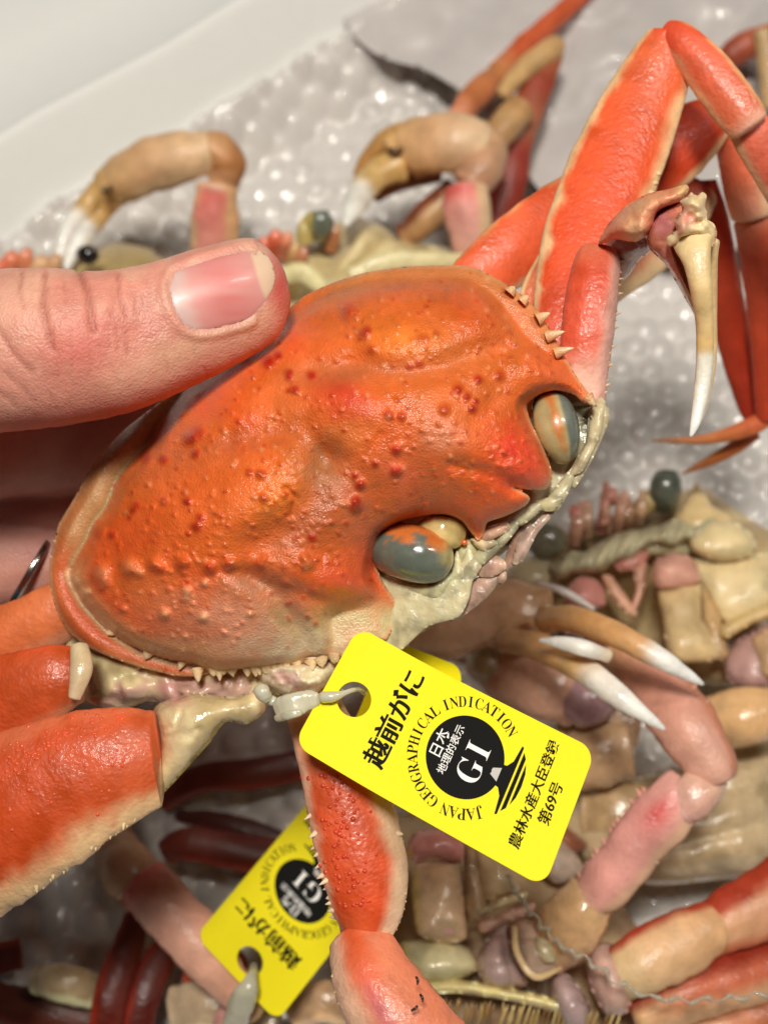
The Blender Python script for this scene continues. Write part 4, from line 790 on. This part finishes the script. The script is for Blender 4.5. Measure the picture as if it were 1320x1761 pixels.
# --- crab behind, upper middle
cB = thing('snow_crab', (640, 480, G(480, 20)), 'cream faced crab behind the held shell with grey eye and raised claw', 'crab', GC)
body(cB, [(440, 440), (490, 400), (540, 410), (600, 370), (650, 385), (690, 410), (760, 425), (830, 430), (840, 520), (700, 640), (480, 640), (430, 540)], 30, 16, (222, 206, 160), (196, 178, 130), fn=lambda u, v, p: 6 * gs(u, v, 620, 400, 40, 26) - 6 * gs(u, v, 610, 462, 34, 12, -15) + 5 * gs(u, v, 520, 470, 40, 20, -30) + 4 * np.sin(u * .07 + v * .05) * p ** .5)
gl(cB, [(600, 480, 50, 34, .7), (660, 452, 52, 36, .7), (740, 448, 50, 30, .7), (800, 450, 46, 26, .7)], (226, 214, 164), 'face_ridge', PALE)
gl(cB, [(560, 500, 52, 30, .7), (520, 470, 52, 34, .7), (470, 480, 50, 30, .7)], (222, 212, 160), 'face_ridge', PALE)
gl(cB, [(548, 402, 46, 40, .9), (548, 384, 52, 48, .9), (546, 362, 54, 36, .9)], LC([(0, (140, 130, 96)), (.5, (104, 112, 100)), (1, (96, 104, 92))], L=((196, 176, 90), .3, .7)), 'eye', EYE)
gl(cB, [(526, 420, 48, 26, .9), (524, 395, 51, 28, .9), (532, 372, 52, 16, .9)], (196, 176, 110), 'eyestalk', PALE)
for (u, v, c, wd) in [(452, 415, (224, 116, 84), 30), (472, 402, (220, 110, 80), 34), (492, 406, (222, 140, 106), 28), (505, 425, (206, 160, 110), 26), (520, 432, (196, 130, 96), 22), (450, 440, (206, 150, 110), 30), (575, 395, (206, 140, 100), 24)]:
    gl(cB, [(u - 6, v + 34, 42, wd * .9, .8), (u, v + 10, 48, wd * .8, .8), (u + 4, v - 8, 50, wd * .4, .8)], c, 'mouth_plate', PALE)
a = gl(cB, [(812, 470, 36, 48, .7), (810, 420, 44, 64, .7), (803, 360, 50, 78, .7), (798, 318, 52, 74, .8)], LC([(0, (222, 196, 160)), (.3, (228, 176, 160)), (.75, (226, 152, 140)), (.9, (214, 90, 84)), (1, (200, 150, 130))], R=((222, 186, 146), .35, .7)), 'claw_arm')
gl(a, [(800, 325, 50, 64, .9), (826, 290, 52, 70, .9), (838, 255, 52, 60, .9), (810, 235, 52, 70, .9)], LC([(0, (190, 140, 110)), (.5, (190, 146, 112)), (1, (216, 170, 126))]), 'claw_wrist')
gl(a, [(832, 262, 52, 60, .8), (800, 248, 54, 100, .8), (745, 250, 52, 102, .8), (700, 258, 48, 92, .8), (670, 275, 46, 66, .8)], LC([(0, (222, 192, 156)), (.5, (220, 172, 128)), (1, (214, 172, 110))], L=((160, 100, 60), .75, .97)), 'claw_palm')
fc = LC([(0, (212, 170, 106)), (.4, (206, 172, 112)), (.55, (236, 232, 220)), (1, (240, 238, 230))])
gl(a, [(700, 228, 52, 46, .8), (660, 248, 48, 40, .8), (630, 280, 44, 30, .8), (612, 306, 42, 14, .8)], LC([(0, (206, 160, 100)), (1, (176, 126, 66))]), 'claw_finger', PALE)
gl(a, [(694, 280, 48, 58, .8), (650, 300, 48, 52, .8), (620, 334, 50, 46, .8), (604, 364, 54, 32, .8), (594, 388, 56, 10, .8)], fc, 'claw_finger', PALE)
gl(a, [(666, 258, 53, 8, .5), (681, 261, 54, 14, .5), (692, 256, 53, 8, .5)], (84, 60, 26), 'gap_shade', WET)  # dark spot painted for the shade at the base of the fingers
gl(cB, [(690, 410, 30, 44, .8), (735, 372, 36, 52, .8), (785, 320, 40, 44, .8)], LC([(0, (176, 130, 90)), (1, (206, 170, 120))], L=((120, 60, 34), .2, .7)), 'walking_leg')
gl(cB, [(640, 340, 36, 20, .8), (690, 306, 38, 40, .8), (760, 296, 38, 30, .8)], (136, 80, 46), 'leg_segment')  # lower part of the palm, its shade put into the brown
b = gl(cB, [(780, 210, 40, 36, .8), (812, 170, 38, 44, .8), (860, 120, 34, 40, .8)], LC([(0, (222, 150, 120)), (.3, (190, 112, 66)), (1, (200, 130, 80))]), 'walking_leg')
gl(b, [(850, 128, 34, 36, .8), (900, 80, 30, 36, .7), (1000, -8, 24, 32, .7), (1060, -60, 20, 28, .7)], LC([(0, (206, 140, 90)), (.2, (206, 96, 56)), (1, (196, 84, 48))]), 'leg_segment')
b = gl(cB, [(830, 270, 40, 40, .8), (868, 215, 42, 56, .8), (900, 180, 42, 50, .8)], LC([(0, (176, 120, 84)), (.6, (190, 150, 100)), (1, (180, 130, 80))]), 'walking_leg')
gl(b, [(860, 165, 40, 26, .8), (900, 120, 40, 34, .7), (950, 82, 40, 40, .7), (962, 74, 38, 24, .8)], LC([(0, (206, 166, 110)), (1, (190, 150, 100))]), 'leg_segment')
gl(b, [(952, 76, 38, 36, .8), (930, 130, 36, 54, .6), (898, 210, 34, 56, .6), (880, 270, 32, 60, .6), (858, 350, 28, 76, .6), (840, 430, 26, 70, .6)], LC([(0, (176, 110, 70)), (.2, (150, 56, 34)), (.45, (160, 100, 70)), (.55, (140, 44, 26)), (1, (130, 40, 24))]), 'leg_segment')
# --- crab at the upper right edge
cF = thing('snow_crab', (1320, 140, G(140, 10)), 'crab legs reaching in over the grey plastic sheet past the tall orange leg', 'crab', GC)
a = gl(cF, [(1240, 110, 30, 40, .7), (1280, 80, 34, 52, .7), (1340, 60, 36, 56, .7)], LC([(0, (150, 62, 40)), (.5, (170, 80, 50)), (1, (190, 130, 80))]), 'walking_leg')
gl(a, [(1308, 50, 40, 30, .7), (1318, 110, 36, 34, .7), (1326, 190, 30, 34, .7)], (190, 156, 110), 'leg_segment')
# --- crab on the right with its face up
cC = thing('snow_crab', (1120, 1050, G(1050, 20)), 'cream belly up crab with two grey eyes and white tipped claw, right of the tag', 'crab', GC)
body(cC, [(930, 950), (1000, 900), (1080, 880), (1160, 850), (1210, 840), (1300, 900), (1380, 960), (1400, 1140), (1250, 1180), (1100, 1150), (960, 1110), (900, 1040)], 34, 12, (206, 184, 140), (176, 152, 112), fn=lambda u, v, p: -16 * gs(u, v, 1090, 1055, 60, 55) - 5 * gs(u, v, 1000, 1010, 60, 40))
for ol, h, bu, c in [([(1150, 908), (1180, 858), (1197, 830), (1222, 868), (1258, 893), (1230, 925), (1180, 930)], 52, 4, (214, 188, 138)), ([(1185, 915), (1225, 895), (1275, 903), (1300, 928), (1292, 956), (1240, 966), (1190, 948)], 56, 5, (224, 204, 156)),
    ([(1186, 962), (1260, 962), (1345, 948), (1350, 1028), (1262, 1072), (1238, 1062), (1208, 1012)], 52, 5, (222, 202, 156)), ([(1236, 1078), (1280, 1052), (1345, 1030), (1345, 1052), (1290, 1075), (1245, 1100)], 55, 2, (206, 178, 124)), ([(1245, 1135), (1276, 1092), (1345, 1072), (1350, 1172), (1290, 1192), (1250, 1168)], 50, 8, (190, 152, 146)), ([(1292, 1098), (1345, 1080), (1345, 1170), (1306, 1160)], 56, 4, (204, 168, 130)), ([(1100, 915), (1150, 905), (1190, 950), (1120, 955), (1090, 940)], 52, 3, (196, 184, 146))]:
    gpatch(cC, ol, h, bu, c)
top = [(940 + 300 * t, 975 - 66 * math.sin(t * 1.9) - 14 * t + random.uniform(-9, 7)) for t in np.linspace(0, 1, 15)]
bot = [(962 + 290 * t, 1006 - 56 * math.sin(t * 1.9) - 20 * t + random.uniform(-9, 8)) for t in np.linspace(1, 0, 13)]
gpatch(cC, top + bot, 54, 5, (184, 176, 142), 'mouth_rim', step=5, fn=lambda u, v, p: 2.5 * np.abs(np.sin(u * .11 + v * .06)) * p ** .4)
for (u, v, du, dv, wd, c) in [(985, 940, 16, -78, 22, (206, 156, 136)), (1008, 926, 2, -66, 20, (214, 172, 146)), (1028, 920, 14, -92, 18, (206, 142, 126)), (1045, 918, -10, -70, 16, (196, 150, 124)), (1060, 914, 14, -70, 20, (214, 164, 140)), (1078, 910, 2, -56, 18, (190, 146, 120)), (1094, 904, 10, -60, 20, (206, 168, 136)), (998, 900, -14, -30, 22, (214, 136, 120)), (1040, 870, 16, -30, 24, (216, 146, 128)), (1070, 872, -18, -22, 18, (186, 132, 110)), (1016, 905, 34, -12, 14, (176, 124, 104)), (1052, 892, 40, -14, 14, (190, 150, 120))]:
    gl(cC, [(u, v, 50, wd * .8, .7), (u + du * .5 + random.uniform(-4, 4), v + dv * .5, 56, wd, .7), (u + du, v + dv, 55, wd * .55, .7)], LC([(0, tuple(x * .8 for x in c)), (.6, c), (1, tuple(min(255, x * 1.1) for x in c))]), 'mouth_part', WET, n=18, m=14)
gl(cC, [(1140, 870, 50, 44, .9), (1144, 842, 56, 54, .9), (1146, 816, 56, 42, .9)], LC([(0, (100, 104, 92)), (1, (88, 96, 86))]), 'eye', EYE, p=2.8)
gl(cC, [(1098, 880, 50, 30, .9), (1112, 862, 53, 34, .9), (1126, 850, 54, 24, .9)], (190, 166, 110), 'eyestalk', PALE)
gl(cC, [(918, 925, 50, 40, .9), (938, 930, 54, 56, .9), (958, 918, 52, 40, .9)], LC([(0, (110, 114, 104)), (.7, (120, 118, 98)), (1, (170, 146, 100))]), 'eye', EYE)
for ol, h, bu, c in [([(1132, 1012), (1200, 1000), (1206, 1060), (1238, 1128), (1200, 1140), (1150, 1132), (1138, 1062)], 56, 5, (220, 192, 142)), ([(1120, 988), (1128, 960), (1160, 950), (1194, 964), (1202, 1002), (1165, 1012), (1130, 1012)], 59, 4, (220, 164, 144)), ([(1204, 998), (1238, 1060), (1250, 1128), (1228, 1132), (1206, 1062)], 52, 3, (192, 160, 116)),
    ([(968, 1018), (1000, 990), (1034, 1004), (1040, 1040), (1010, 1050), (975, 1040)], 52, 4, (206, 142, 132)), ([(1034, 990), (1052, 992), (1094, 1052), (1084, 1060), (1050, 1026)], 54, 2, (208, 160, 132)), ([(1086, 968), (1112, 968), (1108, 1012), (1092, 1052), (1084, 1046), (1092, 1010)], 54, 2, (200, 150, 126)), ([(1052, 968), (1086, 944), (1116, 952), (1100, 976), (1070, 984)], 54, 3, (198, 134, 120)),
    ([(868, 985), (900, 956), (944, 966), (962, 1000), (930, 1018), (886, 1014)], 50, 6, (192, 178, 144))]:
    gpatch(cC, ol, h, bu, c, 'jaw')
gl(cC, [(925, 1002, 66, 6, .9), (970, 1018, 68, 14, .8), (1022, 1048, 66, 5, .9)], (236, 230, 224), 'feeler', PALE)
a = gl(cC, [(700, 1090, 64, 60, .8), (760, 1085, 66, 90, .8), (830, 1060, 68, 112, .7), (900, 1058, 70, 110, .7), (950, 1062, 70, 80, .7)], LC([(0, (196, 158, 124)), (.5, (208, 168, 140)), (1, (206, 166, 120))]), 'claw_palm', WET)
gl(a, [(930, 1066, 80, 44, .8), (985, 1064, 90, 44, .8), (1060, 1092, 98, 44, .7), (1130, 1130, 100, 36, .7), (1180, 1160, 98, 22, .7), (1210, 1178, 96, 5, .7)], LC([(0, (206, 156, 96)), (.4, (200, 150, 96)), (.66, (206, 160, 110)), (.74, (238, 234, 228)), (1, (240, 238, 234))]), 'claw_finger', PALE, n=50)
gl(a, [(860, 1098, 74, 44, .8), (930, 1114, 84, 46, .8), (1000, 1150, 94, 48, .7), (1060, 1195, 98, 40, .7), (1110, 1232, 98, 24, .7), (1144, 1256, 96, 5, .7)], LC([(0, (190, 146, 106)), (.4, (206, 156, 96)), (.55, (206, 166, 110)), (.66, (236, 230, 220)), (1, (240, 238, 234))]), 'claw_finger', PALE, n=50)
gl(a, [(960, 1082, 70, 20, .7), (1050, 1130, 70, 30, .6), (1110, 1160, 68, 16, .6)], (96, 50, 26), 'gap_shade', WET)  # dark brown strip standing for shade between the two fingers
gl(cC, [(1150, 1260, 44, 60, .8), (1230, 1240, 52, 90, .8), (1290, 1232, 56, 96, .8), (1370, 1220, 54, 80, .8)], LC([(0, (206, 160, 120)), (.5, (220, 180, 130)), (1, (214, 166, 116))]), 'walking_leg', WET)
# belly segments of that crab
gpatch(cC, [(962, 1405), (1060, 1345), (1190, 1310), (1345, 1258), (1345, 1490), (1240, 1512), (1120, 1522), (1010, 1492)], 30, 14, (196, 174, 138), 'belly', WET, thick=16, step=6, c2=(170, 150, 116),
    fn=lambda u, v, p: 2.6 * np.abs(np.sin((v + .26 * (u - 1000)) * .042)) ** .6 * p ** .4)
for pts, c in [([(960, 1330, 44, 70, .7), (1020, 1300, 50, 110, .6), (1090, 1290, 52, 90, .6)], (206, 170, 132)), ([(960, 1250, 46, 60, .7), (1020, 1240, 50, 80, .7), (1100, 1260, 50, 70, .7)], (196, 160, 124)), ([(820, 1130, 50, 60, .8), (880, 1160, 56, 100, .8), (950, 1190, 58, 110, .8), (1000, 1210, 56, 90, .8)], (206, 160, 136)),
               ([(985, 1180, 58, 50, .9), (1005, 1205, 60, 96, .8), (1015, 1225, 56, 70, .9)], (176, 140, 146)), ([(815, 1115, 54, 40, .8), (835, 1140, 58, 54, .8), (850, 1170, 56, 36, .8)], (186, 172, 146)), ([(760, 1090, 46, 40, .8), (800, 1110, 50, 60, .8), (830, 1130, 48, 40, .8)], (190, 146, 140)), ([(1000, 1400, 36, 80, .6), (1070, 1400, 40, 110, .5), (1140, 1390, 38, 80, .6)], (186, 156, 116))]:
    gl(cC, pts, LC([(0, c), (1, tuple(int(x * .93) for x in c))]), 'belly_plate', WET, bump=.05)
# --- crab below the tag
cD = thing('snow_crab', (880, 1640, G(1640, 15)), 'belly up crab below the front tag with pink spined claw arm', 'crab', GC)
body(cD, [(640, 1420), (760, 1400), (900, 1440), (1010, 1480), (1100, 1600), (1180, 1700), (1180, 1820), (900, 1840), (660, 1840), (620, 1640)], 22, 16, (190, 164, 128), (160, 130, 100))
for ol, h, bu, c in [([(712, 1486), (750, 1478), (792, 1480), (798, 1540), (802, 1612), (760, 1622), (716, 1604), (708, 1540)], 56, 6, (216, 182, 146)), ([(742, 1510), (772, 1506), (782, 1560), (780, 1606), (756, 1600), (744, 1550)], 60.2, 1, (206, 152, 142)), ([(698, 1464), (712, 1432), (760, 1424), (796, 1444), (794, 1480), (742, 1476), (714, 1484)], 60, 5, (218, 148, 140)), ([(796, 1448), (816, 1450), (838, 1560), (820, 1588), (802, 1572)], 57, 4, (184, 154, 120)),
    ([(816, 1452), (870, 1478), (894, 1528), (852, 1546), (828, 1552)], 57, 5, (216, 190, 150)), ([(822, 1562), (864, 1544), (905, 1532), (902, 1546), (862, 1562), (826, 1574)], 60, 2, (226, 206, 162)), ([(822, 1586), (862, 1570), (918, 1552), (914, 1570), (868, 1588), (830, 1606)], 58, 2, (208, 166, 148)), ([(818, 1652), (842, 1604), (872, 1586), (882, 1640), (908, 1692), (866, 1702), (830, 1690)], 52, 9, (188, 160, 154)),
    ([(874, 1592), (904, 1580), (946, 1606), (970, 1656), (940, 1684), (904, 1678), (884, 1640)], 55, 9, (206, 176, 154)), ([(920, 1612), (944, 1618), (956, 1650), (938, 1656), (924, 1640)], 65, 2, (206, 192, 154)), ([(688, 1622), (750, 1616), (800, 1628), (824, 1664), (770, 1692), (700, 1684)], 52, 7, (204, 194, 152)), ([(690, 1690), (780, 1684), (880, 1700), (985, 1726), (980, 1746), (880, 1722), (780, 1708), (694, 1714)], 54, 4, (222, 206, 142)),
    ([(952, 1672), (982, 1680), (1014, 1730), (1004, 1780), (968, 1760), (946, 1710)], 52, 8, (186, 160, 158)), ([(1008, 1630), (1050, 1622), (1090, 1680), (1080, 1740), (1040, 1744), (1012, 1690)], 54, 9, (200, 162, 148)), ([(918, 1434), (972, 1446), (1004, 1496), (960, 1520), (926, 1494)], 40, 5, (206, 186, 168)), ([(860, 1440), (930, 1400), (1010, 1450), (980, 1470), (920, 1440), (880, 1470)], 38, 5, (150, 92, 68))]:
    gpatch(cD, ol, h, bu, c, 'belly_plate', WET, c2=tuple(x * .86 for x in c))
gl(cD, [(884, 1590, 64, 9, .8), (889, 1640, 66, 11, .8), (920, 1680, 66, 11, .8), (966, 1664, 62, 8, .8)], (222, 190, 142), 'belly_ridge', PALE)
for i in range(40):                                       # brown bristly fringe along the belly edge
    u = 735 + i * 8.5 + random.uniform(-4, 4); v = 1712 + .08 * (u - 735) + random.uniform(-3, 6)
    gl(cD, [(u, v, 56, 5, 1), (u - 8 + random.uniform(-6, 6), v + 30, 54, 5, 1), (u - 20 + random.uniform(-10, 10), v + 66, 46, 3, 1)], random.choice([(176, 146, 90), (150, 116, 66), (196, 166, 110), (120, 90, 50)]), 'bristle', PALE, n=8, m=6, bump=0)
a = gl(cD, [(930, 1652, 56, 70, .8), (972, 1606, 62, 108, .8), (1000, 1562, 66, 104, .8), (1024, 1530, 68, 84, .8)], LC([(0, (206, 160, 116)), (1, (216, 176, 130))]), 'claw_arm', WET)
gl(a, [(985, 1570, 66, 60, .7), (1030, 1530, 70, 84, .7), (1095, 1450, 76, 96, .65), (1150, 1385, 80, 104, .65), (1185, 1360, 80, 84, .8)], LC([(0, (218, 180, 140)), (.2, (216, 152, 140)), (.75, (218, 150, 142)), (1, (222, 170, 156))], R=((222, 178, 146), .5, .9), blotch=((204, 62, 62), .78, -.1, (.1, .3))), 'claw_arm_segment', spikes=[(-1, .15, .8, 13, 13, 7, (206, 150, 130)), (1, .1, .9, 14, 4, 5, (226, 190, 160))])
gl(a, [(1160, 1392, 80, 70, .8), (1196, 1364, 82, 76, .8), (1222, 1330, 80, 66, .8)], LC([(0, (222, 170, 160)), (1, (216, 176, 146))]), 'joint', WET)
gl(a, [(1232, 1350, 82, 60, .8), (1216, 1310, 84, 90, .75), (1170, 1240, 84, 110, .7), (1110, 1160, 76, 100, .6), (1060, 1125, 70, 70, .6), (1020, 1112, 66, 40, .6)], LC([(0, (222, 170, 150)), (.5, (214, 150, 130)), (1, (206, 160, 110))], R=((190, 120, 90), .7, .95)), 'claw_palm', LEG, spikes=[(1, .3, .8, 8, 10, 7, (206, 150, 130))])
gl(a, [(1050, 1130, 98, 22, .7), (1000, 1114, 101, 28, .7), (960, 1105, 98, 20, .7), (926, 1101, 95, 6, .7)], LC([(0, (216, 196, 166)), (.3, (238, 234, 226)), (1, (242, 240, 234))]), 'claw_finger', PALE)
b = gl(cD, [(1040, 1690, 56, 90, .8), (1110, 1650, 60, 110, .7), (1200, 1606, 60, 100, .7), (1230, 1594, 58, 80, .7)], LC([(0, (200, 186, 140)), (.4, (222, 180, 136)), (1, (216, 166, 120))], L=((170, 60, 34), .6, .9)), 'walking_leg')
gl(b, [(1205, 1605, 58, 84, .7), (1280, 1570, 58, 110, .6), (1400, 1510, 54, 130, .6)], LC([(0, (216, 164, 124)), (1, (210, 146, 112))], L=((164, 54, 28), .1, .5), R=((196, 110, 76), .6, .95)), 'leg_segment')
b = gl(cD, [(1090, 1760, 52, 80, .8), (1160, 1720, 54, 96, .7), (1280, 1680, 54, 100, .6), (1400, 1640, 50, 110, .6)], LC([(0, (206, 170, 120)), (.3, (190, 100, 64)), (1, (176, 72, 42))], L=((140, 40, 20), .1, .6), R=((216, 170, 130), .2, .7)), 'walking_leg')
b = gl(cD, [(1150, 1800, 48, 80, .8), (1250, 1760, 50, 96, .7), (1400, 1730, 48, 110, .6)], LC([(0, (206, 180, 130)), (.4, (200, 126, 86)), (1, (180, 84, 52))], L=((130, 40, 22), .2, .7)), 'walking_leg')
# beaded clear cord across it
cord = thing('beaded_cord', (1020, 1640, G(1640, 70)), 'thin knotted clear plastic cord lying across the lower belly up crab', 'cord')
wp = [(868, 1500), (893, 1545), (925, 1585), (950, 1612), (975, 1635), (1010, 1650), (1060, 1690), (1120, 1716), (1180, 1722), (1240, 1718), (1300, 1712), (1360, 1706)]
pts = []
for i in range(len(wp) - 1):
    for j in range(5):
        t = j / 5; u = wp[i][0] * (1 - t) + wp[i + 1][0] * t; v = wp[i][1] * (1 - t) + wp[i + 1][1] * t; q = (i * 5 + j)
        pts.append((u + 3 * math.sin(q * 2.1), v + 5 * math.cos(q * 1.7), 71, (4, 9, 5, 10, 4)[q % 5], .9))
k = MB(); limb(k, pts, flat((230, 228, 215)), n=260, m=10, bump=.1, bs=1.2, ground=True); k.build('strand', plain('clear_cord', (206, 198, 178), 0.2, trans=0.5, ior=1.3, coat=.3), cord)
# --- crab at the lower left, in the shade
cE = thing('snow_crab', (300, 1640, G(1640, 10)), 'shaded crab at lower left with dark red legs and pinkish claw arm', 'crab', GC)
a = gl(cE, [(190, 1440, 44, 70, .8), (215, 1485, 48, 96, .8), (245, 1520, 48, 92, .8)], LC([(0, (186, 140, 100)), (1, (190, 150, 116))]), 'claw_arm')
gl(a, [(240, 1510, 50, 80, .7), (290, 1560, 52, 96, .65), (350, 1630, 52, 92, .65), (410, 1710, 48, 60, .7), (440, 1750, 44, 44, .8)], LC([(0, (206, 90, 80)), (.2, (216, 160, 140)), (.8, (220, 166, 140)), (1, (206, 170, 120))]), 'claw_arm_segment', spikes=[(1, .1, .8, 12, 6, 5, (190, 130, 100))])
gl(a, [(200, 1460, 42, 70, .8), (180, 1400, 40, 80, .7), (150, 1330, 36, 90, .7)], (176, 130, 90), 'claw_wrist')
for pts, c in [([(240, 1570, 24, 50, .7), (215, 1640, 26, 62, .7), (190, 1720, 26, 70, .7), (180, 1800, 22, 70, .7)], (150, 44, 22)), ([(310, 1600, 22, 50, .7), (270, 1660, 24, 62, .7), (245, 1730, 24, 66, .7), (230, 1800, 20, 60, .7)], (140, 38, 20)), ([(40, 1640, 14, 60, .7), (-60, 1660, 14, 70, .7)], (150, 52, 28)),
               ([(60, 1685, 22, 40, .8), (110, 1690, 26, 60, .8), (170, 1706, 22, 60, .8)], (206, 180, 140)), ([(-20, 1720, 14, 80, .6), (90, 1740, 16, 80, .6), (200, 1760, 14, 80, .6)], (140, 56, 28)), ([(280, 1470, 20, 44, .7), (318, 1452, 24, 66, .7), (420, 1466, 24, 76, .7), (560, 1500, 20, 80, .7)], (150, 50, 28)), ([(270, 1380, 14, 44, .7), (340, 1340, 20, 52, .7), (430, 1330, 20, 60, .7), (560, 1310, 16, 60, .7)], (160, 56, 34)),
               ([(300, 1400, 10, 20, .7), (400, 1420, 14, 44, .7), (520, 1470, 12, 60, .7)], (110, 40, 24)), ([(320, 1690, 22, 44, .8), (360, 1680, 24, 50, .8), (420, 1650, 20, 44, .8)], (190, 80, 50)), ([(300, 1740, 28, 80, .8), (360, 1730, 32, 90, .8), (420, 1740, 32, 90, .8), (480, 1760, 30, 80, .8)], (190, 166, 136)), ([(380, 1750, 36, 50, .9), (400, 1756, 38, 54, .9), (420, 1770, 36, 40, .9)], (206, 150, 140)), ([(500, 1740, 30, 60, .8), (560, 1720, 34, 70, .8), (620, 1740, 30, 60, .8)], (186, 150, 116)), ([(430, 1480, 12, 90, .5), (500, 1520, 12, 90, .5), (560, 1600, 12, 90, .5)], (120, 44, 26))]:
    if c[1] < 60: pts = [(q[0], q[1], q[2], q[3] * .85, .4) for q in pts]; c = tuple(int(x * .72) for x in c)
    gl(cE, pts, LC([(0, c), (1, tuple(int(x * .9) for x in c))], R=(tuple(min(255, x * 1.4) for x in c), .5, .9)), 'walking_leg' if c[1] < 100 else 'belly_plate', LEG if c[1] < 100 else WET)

for o in list(bpy.data.objects):
    if '_base' in o: del o['_base']
